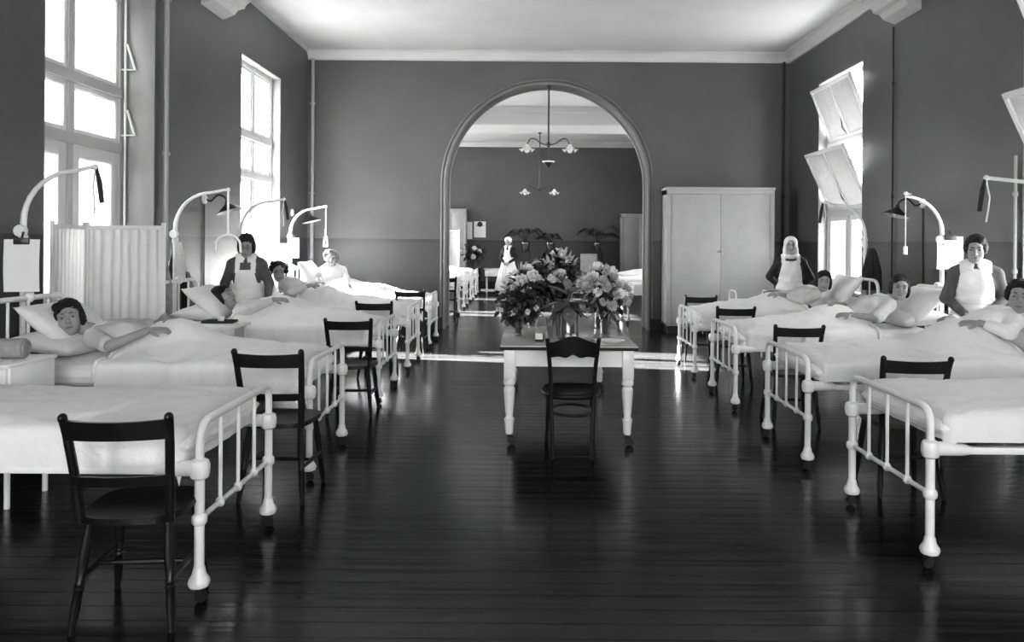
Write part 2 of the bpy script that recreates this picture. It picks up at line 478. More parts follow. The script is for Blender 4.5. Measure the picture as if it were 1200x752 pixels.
# ------------------------------------------------------------------ windows
wcount = [0]
def bar(m, lo, hi, c=.006): m.cbox(lo, hi, c)
def window(side, y0, y1, rv, sill, head, cells, mullion, hoppers=(), glass='clear_glass', arms=False, stile=.07, place=None):
    """cells: transom heights between sill and head; hoppers: list of (row, degrees)"""
    wcount[0] += 1
    sx = -1 if side == 'L' else 1
    xw = XL if side == 'L' else XR
    xg = xw + sx * rv                              # glazing plane
    root = empty('window_%d' % wcount[0], (xg, (y0 + y1) / 2, sill), kind='structure')
    def loc(lo, hi): return Vector(lo) - root.location, Vector(hi) - root.location
    def b(name, lo, hi, mt='white_frame', parent=root, c=.006):
        l = [min(lo[i], hi[i]) for i in range(3)]; h = [max(lo[i], hi[i]) for i in range(3)]
        l, h = loc(l, h); m = MB(); m.cbox(l, h, c); return m.build(name, mt, parent, 30)
    d0, d1 = xg - sx * .03, xg + sx * .05
    # lining of the reveal
    b('reveal_lining', (xw + sx * .002, y1 - .02, sill), (xg, y1, head), 'reveal_paint')
    b('reveal_lining', (xw + sx * .002, y0, sill), (xg, y0 + .02, head), 'reveal_paint')
    b('reveal_lining', (xw + sx * .002, y0, head - .02), (xg, y1, head), 'reveal_paint')
    b('window_sill', (xw - sx * .04, y0 - .03, sill - .03), (xg, y1 + .03, sill + .012), 'white_frame')
    # frame
    b('frame_rail', (d0, y0, sill), (d1, y1, sill + .09)); b('frame_rail', (d0, y0, head - .08), (d1, y1, head))
    b('frame_stile', (d0, y0, sill + .09), (d1, y0 + .08, head - .08)); b('frame_stile', (d0, y1 - .08, sill + .09), (d1, y1, head - .08))
    zs = [sill + .09] + list(cells) + [head - .08]
    for z in cells: b('transom', (d0 - sx * .02, y0 + .06, z - .05), (d1, y1 - .06, z + .05))
    ym = y0 + (y1 - y0) * mullion
    hop = dict(hoppers)
    for r in range(len(zs) - 1):
        za = zs[r] + (.05 if r else 0); zb = zs[r + 1] - (.05 if r < len(zs) - 2 else 0)
        if r in hop:
            # a sash hinged along its lower edge, its top leaning into the room
            sa = bpy.data.objects.new('hopper_sash', None); COL.objects.link(sa); sa.parent = root; sa.empty_display_size = .1
            sa.location = Vector((xg, (y0 + y1) / 2, za)) - root.location
            sa.rotation_euler = (0, R(-hop[r]) * sx, 0)
            W = (y1 - y0) / 2 - .09; H = zb - za
            def sb(name, lo, hi, mt='white_gloss', c=.006):
                m = MB(); m.cbox(lo, hi, c); return m.build(name, mt, sa, 30)
            sb('sash_rail', (-.022, -W, 0), (.022, W, .06)); sb('sash_rail', (-.022, -W, H - .06), (.022, W, H))
            sb('sash_stile', (-.022, -W, .06), (.022, -W + .06, H - .06)); sb('sash_stile', (-.022, W - .06, .06), (.022, W, H - .06))
            sb('sash_bar', (-.02, -.025, .05), (.02, .025, H - .05))
            for s in (-1, 1):
                m = MB(); m.box((-.003, min(s * .02, s * (W - .05)), .05), (.003, max(s * .02, s * (W - .05)), H - .05)); m.build('pane', 'ribbed_glass', sa, None)
            # stay arm from the transom
            m = MB(); t = R(hop[r]); e = Vector((-sx * math.sin(t) * H * .45, 0, math.cos(t) * H * .45)) + sa.location
            m.tube([Vector((0, 0, sa.location.z + .02)) + Vector((-sx * .02, 0, 0)), Vector((-sx * .1, .06, e.z - .22)), e], .008, 8); m.build('stay', 'iron_dark', root)
            b('mullion', (xg + sx * .02, ym - .03, za), (d1, ym + .03, zb))
            for (ya, yb) in ((y0 + .08, ym - .03), (ym + .03, y1 - .08)):
                pass
        else:
            b('mullion', (d0, ym - .04, za), (d1, ym + .04, zb))
            st = .045
            for (ya, yb) in ((y0 + .08, ym - .04), (ym + .04, y1 - .08)):
                s_ = stile if r == 0 else st
                b('sash_stile', (d0 + sx * .015, ya, za), (d1 - sx * .01, ya + s_, zb), 'white_gloss'); b('sash_stile', (d0 + sx * .015, yb - s_, za), (d1 - sx * .01, yb, zb), 'white_gloss')
                b('sash_rail', (d0 + sx * .015, ya + s_, za), (d1 - sx * .01, yb - s_, za + s_), 'white_gloss'); b('sash_rail', (d0 + sx * .015, ya + s_, zb - s_), (d1 - sx * .01, yb - s_, zb), 'white_gloss')
                l, h = loc((min(xg, xg + sx * .006), ya + s_ - .01, za + s_ - .01), (max(xg, xg + sx * .006), yb - s_ + .01, zb - s_ + .01))
                m = MB(); m.box(l, h); m.build('pane', glass, root, None)
    if arms:
        # opening gear: a rod up the jamb with two bracket arms
        yy = y1 - .05; x = xg + .07
        m = MB(); m.tube([Vector((x, yy, sill + .3)) - root.location, Vector((x, yy, head)) - root.location], .012, 8); m.build('gear_rod', 'white_gloss', root)
        for z in (2.62, 3.3):
            m = MB(); a = Vector((x, yy, z)) - root.location
            m.tube([a + Vector((-.06, 0, 0)), a + Vector((.1, 0, 0)), a + Vector((.02, 0, .26))], .013, 8); m.build('gear_arm', 'white_gloss', root)
    if place: root.location = place; root.rotation_euler = (0, 0, -PI / 2)
    # daylight sampling aid filling the opening
    pd = bpy.data.lights.new('daylight_portal', 'AREA'); pd.shape = 'RECTANGLE'; pd.size = head - sill; pd.size_y = y1 - y0
    pd.cycles.is_portal = True
    po = bpy.data.objects.new('daylight_portal', pd); COL.objects.link(po)
    po.location = (xw + sx * (WT + .02), (y0 + y1) / 2, (sill + head) / 2)
    po.rotation_euler = Vector((-sx, 0, 0)).to_track_quat('-Z', 'X').to_euler()
    if place:
        po.location = (place[0], Y0 - .32, (sill + head) / 2); po.rotation_euler = Vector((0, 1, 0)).to_track_quat('-Z', 'X').to_euler(); pd.size, pd.size_y = head - sill, y1 - y0
    return root
for i, w in enumerate(WIN_L):
    window('L', *w, cells=(2.48, 3.05), mullion=.5, glass='frosted_glass' if i == 0 else 'clear_glass', arms=(i == 0), stile=.12 if i == 0 else .07)
for i, w in enumerate(WIN_R):
    window('R', *w, cells=(2.02, 3.1), mullion=.5, hoppers=((1, 25), (2, 22)) if i in (0, 1) else (), glass='clear_glass')
for cx in WIN_F:
    window('R', -WFW, WFW, .17, .85, 4.1, cells=(2.02, 3.1), mullion=.5, place=(cx, Y0 - .17, .85))

# ------------------------------------------------------------------ the bed (one prototype, copied)
# local frame: head end at x=-1.05, foot end at x=+1.05, width along y
BW = .435
def make_bed():
    root = empty('hospital_bed')
    def leg(x, s, top, head):
        m = MB(); y = s * BW
        m.tube([(x, y, .1), (x, y, top)], .021, 12)
        m.lathe([(.024, .15), (.03, .12), (.043, .1), (.046, .085), (.04, .07), (.03, .066)], (x, y, 0), 12)
        m.lathe([(.022, .33), (.031, .34), (.033, .355), (.031, .37), (.022, .38)], (x, y, 0), 12)
        m.lathe([(.022, .525), (.037, .535), (.042, .56), (.042, .585), (.036, .605), (.02, .615)], (x, y, 0), 14)
        o = m.build('leg', 'enamel', root)
        w = MB(); w.tube([(x, y, .075), (x, y, .045)], .012, 8)
        for q in (-1, 1): w.box((x - .012, y + q * .016 - .002, .02), (x + .02, y + q * .016 + .002, .055))
        w.lathe([(.0, -.012), (.024, -.012), (.026, -.006), (.026, .006), (.024, .012), (0, .012)], (x + .008, y, .026), 14, Matrix.Rotation(PI / 2, 3, 'X'), cap=False)
        w.build('caster', 'rubber', o)
        return o
    for s in (-1, 1):
        leg(1.05, s, .6, False); leg(-1.05, s, .6, True)
    # foot end hoop
    m = MB(); m.tube(fillet([(1.05, -BW, .58), (1.05, -BW, .765), (1.05, BW, .765), (1.05, BW, .58)], .13, 8), .018, 12); m.build('foot_hoop', 'enamel', root)
    m = MB(); m.tube([(1.05, -BW, .355), (1.05, BW, .355)], .012, 10)
    for k in (-1, 0, 1): m.ball((1.05, k * .215, .355), (.022, .024, .024), 10, 6)
    m.build('foot_rail', 'enamel', root)
    for k in (-1, 0, 1):
        m = MB(); m.tube([(1.05, k * .215, .355), (1.05, k * .215, .76)], .0095, 8); m.build('spindle', 'enamel', root)
    # head end hoop
    m = MB(); m.tube(fillet([(-1.05, -BW, .58), (-1.05, -BW, 1.13), (-1.05, BW, 1.13), (-1.05, BW, .58)], .13, 8), .019, 12); m.build('head_hoop', 'enamel', root)
    m = MB(); m.tube([(-1.05, -BW, .6), (-1.05, BW, .6)], .012, 10); m.build('head_rail', 'enamel', root)
    for k in (-1, 0, 1):
        m = MB(); m.tube([(-1.05, k * .215, .6), (-1.05, k * .215, 1.125)], .0105, 8); m.build('spindle', 'enamel', root)
    m = MB(); m.lathe([(.02, 1.1), (.035, 1.115), (.04, 1.14), (.03, 1.17), (.015, 1.18)], (-1.05, 0, 0), 12); m.build('pole_socket', 'enamel', root)
    # side rails: angle iron with the round casting next to the posts
    for s in (-1, 1):
        m = MB(); m.cbox((-1.03, s * BW - .018, .548), (1.03, s * BW + .018, .582), .005)
        for e in (-1, 1):
            m.tube([(e * 1.05, s * BW, .572), (e * .99, s * BW, .572), (e * .9, s * BW, .568), (e * .86, s * BW, .565)], [.034, .034, .03, .02], 12)
        m.build('side_rail', 'enamel', root)
    # mattress
    m = MB(); pillow_shape(m, 2.04, .9, .17, 14, (0, 0, .66)); m.build('mattress', 'linen', root, None)
    return root

def pillow_shape(m, L, W, T, n, c, M=None, p=8, wob=.0, seed=0):
    """soft slab with rounded rim"""
    vs = []; fs = []; N = n * 2
    def prof(u): return max(0., 1 - abs(u) ** p) ** (1 / 2.2)
    for side in (1, -1):
        b = len(vs)
        for i in range(N + 1):
            for j in range(n + 1):
                u = math.sin((i / N * 2 - 1) * PI / 2); v = math.sin((j / n * 2 - 1) * PI / 2)
                t = prof(u) * prof(v)
                z = side * T / 2 * t
                q = Vector((u * L / 2 * (1 - .02 * abs(v) ** 3), v * W / 2 * (1 - .02 * abs(u) ** 3), z))
                if wob: q += Vector((0, 0, wob * noise.noise(Vector((q.x * 7 + seed, q.y * 7, side * 3 + seed))) * (t + .2)))
                vs.append(q)
        for i in range(N):
            for j in range(n):
                a = b + i * (n + 1) + j
                fs.append((a, a + n + 1, a + n + 2, a + 1) if side == 1 else (a, a + 1, a + n + 2, a + n + 1))
    if M is not None: vs = [M @ v for v in vs]
    m.add([v + Vector(c) for v in vs], fs)

def make_pillow_mesh(seed, L=.46, W=.7, T=.17):
    m = MB(); vs = []; fs = []; n = 22
    for side in (1, -1):
        b = len(vs)
        for i in range(n + 1):
            for j in range(n + 1):
                u = i / n * 2 - 1; v = j / n * 2 - 1
                t = ((1 - u * u) * (1 - v * v)) ** .42
                k = 1 - .10 * (1 - abs(u * v)) * 1.0
                q = Vector((u * L / 2 * (.92 + .08 * abs(v) ** 2), v * W / 2 * (.94 + .06 * abs(u) ** 2), side * T / 2 * t))
                q.z += .022 * noise.noise(Vector((q.x * 6 + seed * 9, q.y * 6, seed))) * t + .008 * noise.noise(Vector((q.x * 16, q.y * 16 + seed, 3))) * t
                vs.append(q)
        for i in range(n):
            for j in range(n):
                a = b + i * (n + 1) + j
                fs.append((a, a + n + 1, a + n + 2, a + 1) if side == 1 else (a, a + 1, a + n + 2, a + n + 1))
    m.add(vs, fs); me = m.mesh('pillow', 'linen', None)
    bm = bmesh.new(); bm.from_mesh(me); bmesh.ops.remove_doubles(bm, verts=bm.verts, dist=.0005); bmesh.ops.recalc_face_normals(bm, faces=bm.faces); bm.to_mesh(me); bm.free()
    smooth_mesh(me, None); return me
PILLOWS = [make_pillow_mesh(s) for s in (1, 2, 3)]

BED = make_bed()

def lifting_pole(bed, kind, reach=.53):
    """hooked pole at the bed head with what hangs from it"""
    m = MB()
    pts = [(-1.09, 0, .5), (-1.09, 0, 1.2), (-1.09, 0, 1.62)] + [(-1.09 + .36 * (1 - math.cos(t)), 0, 1.66 + .36 * math.sin(t)) for t in [R(a) for a in range(0, 91, 10)]] + [(-1.09 + reach - .05, 0, 2.045), (-1.09 + reach, 0, 2.05)]
    n = len(pts); m.tube(pts, [.021 if i < 5 else .021 - .008 * (i / n) for i in range(n)], 12)
    m.lathe([(.0, -.02), (.04, -.02), (.045, 0), (.04, .02), (0, .02)], (-1.09, -.03, 1.6), 14, Matrix.Rotation(PI / 2, 3, 'X'), cap=False)
    m.lathe([(.024, 1.5), (.03, 1.52), (.03, 1.56), (.024, 1.58)], (-1.09, 0, 0), 12)
    m.ball((-1.09 + reach, 0, 2.05), .022, 10, 6)
    pole = m.build('lifting_pole', 'enamel', bed)
    tx = -1.09 + reach
    if kind == 'strap':
        m = MB(); m.tube([(tx + .01, 0, 2.04), (tx + .03, 0, 1.95), (tx + .05, 0, 1.8)], [.012, .02, .018], 8, flat=.6); m.build('strap', 'dark_cloth', pole)
        m = MB(); m.tube([(tx, .0, 2.03), (tx - .02, .01, 1.9), (tx - .01, .01, 1.82), (tx, 0, 1.72)], .006, 6); m.build('cord', 'linen', pole)
    elif kind == 'chain':
        m = MB(); m.tube([(tx, 0, 2.04), (tx, 0, 1.52)], .005, 6); m.build('cord', 'linen', pole)
        m = MB(); m.tube([(tx, 0, 1.53), (tx, 0, 1.45)], .02, 10); m.build('grip', 'enamel', pole)
    elif kind == 'bow':
        m = MB(); m.tube([(tx, 0, 2.04), (tx, 0, 1.6)], .011, 8); m.build('drop_rod', 'enamel', pole)
        m = MB(); m.tube(spline([(tx - .13, 0, 1.42), (tx - .115, 0, 1.53), (tx - .04, 0, 1.59), (tx + .04, 0, 1.59), (tx + .115, 0, 1.53), (tx + .13, 0, 1.42)], 6), .012, 8); m.build('handle', 'enamel', pole)
    elif kind == 'stirrup':
        m = MB(); m.tube([(tx, 0, 2.04), (tx, 0, 1.62)], .009, 8); m.build('drop_rod', 'enamel', pole)
        p = spline([(tx - .085, 0, 1.46), (tx - .07, 0, 1.55), (tx, 0, 1.61), (tx + .07, 0, 1.55), (tx + .085, 0, 1.46)], 6)
        m = MB(); m.tube([(v.x * .5 + tx * .5, -(v.x - tx) * .8, v.z) for v in p] , .011, 8)
        m.tube([(tx - .0425, .068, 1.46), (tx + .0425, -.068, 1.46)], .013, 8); m.build('handle', 'enamel', pole)
    return pole

# beds: key -> (foot x, centre y, side)
BEDS = {}
XHL, XHR = -1.385 - 2.1, 1.95 + 2.1
BED_SPEC = [
    ('L1', 'L', 3.68, 'white iron hospital bed next to a dark chair, smoothly made and empty', None),
    ('L2', 'L', 5.33, 'white iron hospital bed of the patient resting before the folding screen', 'strap'),
    ('L3', 'L', 7.64, 'white iron hospital bed of the patient lying flat in profile', 'bow'),
    ('L4', 'L', 9.40, 'white iron hospital bed of the patient reading beside the tall plain window', 'strap'),
    ('L5', 'L', 11.38, 'white iron hospital bed of the patient sitting upright beside the arch wall', 'stirrup'),
    ('R1', 'R', 4.08, 'white iron hospital bed, made and empty, beside the bed with raised covers', None),
    ('R2', 'R', 5.66, 'white iron hospital bed with covers heaped up beside the bareheaded nurse', 'strap'),
    ('R3', 'R', 7.46, 'white iron hospital bed of the patient under the gooseneck lamp and chart', 'chain'),
    ('R4', 'R', 9.15, 'white iron hospital bed of the patient beside the veiled nurse', 'strap'),
]
first = True
PROTO = BED
for key, side, cy, lab, kind in BED_SPEC:
    o = copy_tree(PROTO)
    cx = (XHL + 1.05) if side == 'L' else (XHR - 1.05)
    o.location = (cx, cy, 0); o.rotation_euler = (0, 0, 0 if side == 'L' else PI)
    tag(o, lab, 'bed', 'iron beds of the ward')
    if kind: lifting_pole(o, kind, {'L2': .5, 'R2': .66, 'R3': .36, 'R4': .5}.get(key, .53))
    BEDS[key] = (cx, cy, 1 if side == 'L' else -1)
FAR = [('L', 15.35), ('L', 17.55), ('L', 19.6), ('L', 21.55), ('R', 14.8), ('R', 17.0), ('R', 19.3)]
far_keys = []
for i, (side, cy) in enumerate(FAR):
    o = copy_tree(PROTO)
    cx = (XHL + 1.05) if side == 'L' else (XHR - 1.05)
    o.location = (cx, cy, 0); o.rotation_euler = (0, 0, 0 if side == 'L' else PI)
    ORD = ('first', 'second', 'third', 'fourth')[i if side == 'L' else i - 4]
    tag(o, ORD + (' white iron bed past the arch in the row nearer the wall notices' if side == 'L' else ' white iron bed past the arch in the row nearer the palms'), 'bed', 'iron beds beyond the arch')
    k = 'F%d' % i; BEDS[k] = (cx, cy, 1 if side == 'L' else -1); far_keys.append(k)
for c in kids(PROTO):
    for d in kids(c): bpy.data.objects.remove(d)
    bpy.data.objects.remove(c)
bpy.data.objects.remove(PROTO)

def bw(key, u, dy, z):
    """bed coordinates -> world: u metres from the head end, dy world-Y offset from the bed's middle"""
    cx, cy, s = BEDS[key]
    return Vector((cx + s * (u - 1.05), cy + dy, z))

# ------------------------------------------------------------------ bedspreads
def spread_mesh(seed, u0, bumps, drop=.15, top=.75, wr=1.0, u1=2.03, W=.452, near_extra=0.0):
    """cloth over the mattress: starts at u0 from the head, wraps the sides and the foot"""
    rr = .055
    nu, nv = 90, 72
    us = np.linspace(u0, u1 + drop, nu); D = drop
    vv = np.linspace(-(W + D), W + D, nv)
    vs = []; fs = []
    def wrap(d):
        q = rr * PI / 2
        if d < q:
            a = d / rr; return rr * math.sin(a), rr * (1 - math.cos(a))
        return rr, rr + (d - q)
    for u in us:
        for v in vv:
            fw, ff = W - rr, u1 - rr
            dy = max(0, abs(v) - fw); dx = max(0, u - ff)
            d = math.hypot(dx, dy); h, dr = wrap(d)
            ex = dx / d if d > 1e-6 else 0; ey = dy / d if d > 1e-6 else 0
            x = min(u, ff) + ex * h; y = math.copysign(min(abs(v), fw) + ey * h, v)
            z = top - dr
            # crown and bumps
            fy = max(0, 1 - (y / W) ** 2); z += .035 * fy ** .7 * min(1, (u1 + .05 - x) / .25) if x < u1 else 0
            for (bu, bh, bwid, by, byw) in bumps:
                z += bh * math.exp(-abs((x - bu) / bwid) ** 2.4) * math.exp(-abs((y - by) / byw) ** 2.6)
            n1 = noise.noise(Vector((x * 2.2 + seed * 7, y * 2.6, seed))); n2 = noise.noise(Vector((x * 5.5 + n1 * 2, y * 9 + seed * 3, 4.2)))
            n3 = noise.noise(Vector((x * 13 + y * 6, y * 15 + n2 * 3, seed)))
            rg1 = noise.noise(Vector((x * 1.7 + y * 1.1 + seed, y * 2.3 - x * .9, seed * 2.7))); rg2 = noise.noise(Vector((x * 3.6 - y * 2 + seed * 5, y * 3.1, 9.1)))
            k = wr * (1 if d < .02 else .75)
            w = (.014 * n1 + .011 * n2 * abs(n2) * 2 + .004 * n3 - .012 * max(0, 1 - abs(rg1) / .09) * min(1, abs(n2) * 3) - .009 * max(0, 1 - abs(rg2) / .1) * min(1, abs(n1) * 3)) * k
            if d < .03: z += w
            else: x += ex * w * .9; y += math.copysign(ey * w * .9, v)
            vs.append((x, y, z))
    for i in range(nu - 1):
        for j in range(nv - 1):
            a = i * nv + j; fs.append((a, a + nv, a + nv + 1, a + 1))
    # rolled hem at the head edge
    m = MB(); m.add(vs, fs)
    hem = [vs[j] for j in range(3, nv - 3)]
    m.tube([(p[0], p[1], p[2] + .004) for p in hem], .014, 8)
    me = m.mesh('bedspread', 'linen', None); smooth_mesh(me, None); return me
def put_on_bed(key, name, me, label, cat, group=None):
    cx, cy, s = BEDS[key]
    o = obj(name, me, None, (cx - s * 1.05, cy, 0), 0 if s == 1 else PI)
    return tag(o, label, cat, group)
B_ = lambda *a: a
SPREADS = {
    'L1': (.35, [], 'smooth white bedspread on the empty bed next to the dark chair'),
    'L2': (.72, [B_(.98, .17, .26, 0.02, .2), B_(1.4, .07, .45, 0, .25)], 'white bedspread over the patient resting before the folding screen'),
    'L3': (.64, [B_(.9, .17, .36, 0, .24), B_(1.4, .09, .45, 0, .25)], 'white bedspread over the patient lying flat in profile'),
    'L4': (.72, [B_(.92, .19, .28, 0, .25), B_(1.45, .09, .4, 0, .25)], 'white bedspread over the patient reading beside the tall plain window'),
    'L5': (.42, [B_(.7, .17, .3, -.05, .34), B_(1.2, .12, .4, 0, .3)], 'thick white bedspread around the patient sitting upright'),
    'R1': (.35, [], 'white bedspread with a folded edge on the empty bed beside the heaped covers'),
    'R2': (.58, [B_(.82, .22, .24, 0, .32), B_(1.4, .05, .4, 0, .25)], 'white bedspread heaped up beside the bareheaded nurse'),
    'R3': (.78, [B_(1.0, .16, .27, 0, .22), B_(1.45, .06, .4, 0, .22)], 'white bedspread over the patient under the gooseneck lamp'),
    'R4': (.76, [B_(1.0, .16, .27, 0, .24), B_(1.45, .07, .4, 0, .22)], 'white bedspread over the patient beside the veiled nurse'),
}
for i, (k, (u0, bumps, lab)) in enumerate(SPREADS.items()):
    if BEDS[k][2] < 0: bumps = [(a, b, c_, -d, e) for a, b, c_, d, e in bumps]
    put_on_bed(k, 'bedspread', spread_mesh(i + 1, u0, bumps, drop=.15 if k not in ('R1', 'R2') else .12, wr=1.5 if k != 'L1' else 1.15), lab, 'bedspread', 'bedspreads of the ward')
far_spread = spread_mesh(30, .4, [B_(1.0, .09, .5, 0, .25)])
FARWHERE = {}
for i, k in enumerate(far_keys):
    FARWHERE[k] = 'on the %s bed past the arch, row nearer the %s' % (('first', 'second', 'third', 'fourth')[i % 4], 'wall notices' if i < 4 else 'palms')
    put_on_bed(k, 'bedspread', far_spread, 'white bedspread ' + FARWHERE[k], 'bedspread', 'bedspreads beyond the arch')

def pillow(loc, rx, ry, rz, label, k=0, sc=(1, 1, 1)):
    o = obj('pillow', PILLOWS[k % 3]); o.location = loc; o.rotation_euler = (R(rx), R(ry), R(rz)); o.scale = sc
    return tag(o, label, 'pillow', 'pillows of the ward')
def pillows(key, spec, what):
    s = BEDS[key][2]
    for i, (u, dy, z, tilt, lab) in enumerate(spec):
        pillow(bw(key, u, dy, z), 0, tilt * s, 0 if s == 1 else 180 * 0, lab + ' ' + what, i)
pillows('L1', [(.32, 0, .82, 0, 'flat white pillow')], 'on the empty bed next to the dark chair')
pillows('L2', [(.27, 0, .83, 8, 'lower white pillow'), (.25, .07, .94, 40, 'raised white pillow')], 'behind the patient before the folding screen')
pillows('L3', [(.3, 0, .82, 0, 'lower white pillow'), (.36, 0, .93, 38, 'tilted white pillow')], 'under the patient lying in profile')
pillows('L4', [(.28, 0, .84, 10, 'lower white pillow'), (.22, 0, 1.0, 55, 'upright white pillow')], 'behind the patient reading beside the window')
pillows('L5', [(.28, 0, .86, 20, 'lower white pillow'), (.28, 0, 1.03, 62, 'upright white pillow')], 'behind the patient sitting upright')
pillows('R1', [(.32, 0, .82, 0, 'flat white pillow')], 'on the empty bed beside the heaped covers')
pillows('R2', [(.27, 0, .84, 10, 'lower white pillow'), (.22, 0, 1.0, 50, 'upright white pillow')], 'behind the patient with heaped covers')
pillows('R3', [(.27, 0, .84, 8, 'lower white pillow'), (.22, 0, .97, 42, 'upper white pillow')], 'behind the patient under the gooseneck lamp')
pillows('R4', [(.3, 0, .84, 12, 'lower white pillow'), (.26, 0, .99, 52, 'upright white pillow')], 'behind the patient beside the veiled nurse')
for k in far_keys:
    pillow(bw(k, .32, 0, .83), 0, 8 * BEDS[k][2], 0, 'white pillow ' + FARWHERE[k], 1)

# ------------------------------------------------------------------ chairs
def make_ward_chair():
    """dark kitchen chair; back towards -y"""
    r = empty('wooden_chair')
    # seat: broad saddle board narrowing to the back
    m = MB(); out = []
    for i in range(28):
        a = 2 * PI * i / 28; cx = math.copysign(abs(math.cos(a)) ** .55, math.cos(a)); cy = math.copysign(abs(math.sin(a)) ** .6, math.sin(a))
        out.append((cx * (.2 + .012 * cy), .2 + cy * .205))
    m.prism(out, .425, .452, 'Z'); m.prism([(x * 1.015, .2 + (y - .2) * 1.015) for x, y in out], .433, .445, 'Z')
    m.build('seat', 'dark_wood', r, 30)
    for s in (-1, 1):
        # back post runs up from the seat with a slight rake and a scrolled tip
        m = MB(); m.tube(spline([(s * .17, .03, .43), (s * .178, .005, .6), (s * .19, -.035, .78), (s * .196, -.06, .86)], 6), [.019] * 6 + [.018] * 6 + [.017] * 7, 10)
        m.ball((s * .196, -.062, .862), (.018, .02, .02), 10, 6); m.build('back_post', 'dark_wood', r)
        for f in (0, 1):
            x0, y0 = s * .15, (.07 if f == 0 else .35); x1, y1 = s * .19, (0.0 if f == 0 else .41)
            m = MB(); A = Vector((x0, y0, .43)); B = Vector((x1, y1, 0)); T = (A - B).normalized()
            pr = [(.013, 0), (.014, .03), (.019, .1), (.017, .16), (.023, .17), (.017, .18), (.021, .19), (.017, .2), (.02, .26), (.022, .3), (.018, .36), (.016, .43)]
            m.lathe(pr, B, 10, Vector((0, 0, 1)).rotation_difference(T).to_matrix())
            m.build('leg', 'dark_wood', r)
        m = MB(); m.tube([(s * .178, .03, .2), (s * .18, .2, .2), (s * .178, .38, .2)], [.009, .013, .009], 8); m.build('stretcher', 'dark_wood', r)
    m = MB(); m.tube([(-.178, .2, .2), (0, .2, .2), (.178, .2, .2)], [.009, .013, .009], 8); m.build('stretcher', 'dark_wood', r)
    # curved broad top rail and narrow lower rail
    def rail(z0, z1, name, cur, th, dip):
        m = MB(); n = 12; vs = []
        for i in range(n + 1):
            t = i / n * 2 - 1; x = t * .195
            for (z, k) in ((z0, 0), (z1, 0), (z1, 1), (z0, 1)):
                yy = .03 - .09 * (z - .43) / .43 - cur * (1 - t * t) + (k - .5) * th
                vs.append((x * (.9 + .1 * (z - .43) / .43), yy, z - (dip * (1 - t * t) if z == z1 else 0)))
        fs = []
        for i in range(n):
            for j in range(4): fs.append((i * 4 + j, i * 4 + (j + 1) % 4, (i + 1) * 4 + (j + 1) % 4, (i + 1) * 4 + j))
        fs += [(3, 2, 1, 0), tuple(n * 4 + j for j in range(4))]
        m.add(vs, fs); m.build(name, 'dark_wood', r, 40)
    rail(.775, .855, 'top_rail', .03, .02, .006)
    rail(.585, .625, 'lower_rail', .025, .016, 0)
    return r
WC = make_ward_chair()
CH = [
    (-1.575, 2.98, 5, 'dark wooden chair drawn up to the empty bed opposite the flower table'),
    (-1.485, 4.45, -2, 'dark wooden chair beside the bed of the patient before the folding screen'),
    (-1.53, 6.62, 2, 'dark wooden chair beside the bed of the patient lying in profile'),
    (-1.68, 8.5, 0, 'dark wooden chair beside the bed of the patient reading by the window'),
    (-1.58, 10.47, 0, 'dark wooden chair beside the bed of the patient sitting upright'),
    (2.36, 4.62, -4, 'dark wooden chair between the empty bed and the bed with heaped covers'),
    (2.28, 6.36, -3, 'dark wooden chair between the heaped covers and the bed under the gooseneck lamp'),
    (2.25, 8.15, -3, 'dark wooden chair beside the bed of the patient near the veiled nurse'),
    (2.27, 9.85, -4, 'dark wooden chair standing before the large pale cupboard'),
    (-1.5, 14.35, 0, 'dark wooden chair just beyond the arch beside the iron beds'),
]
for x, y, a, lab in CH:
    o = copy_tree(WC); o.location = (x, y, 0); o.rotation_euler = (0, 0, R(a)); tag(o, lab, 'chair', 'wooden ward chairs')
    if 4 < y < 4.5: o.scale = (1, 1, 1.045)
for c in kids(WC): bpy.data.objects.remove(c)
bpy.data.objects.remove(WC)

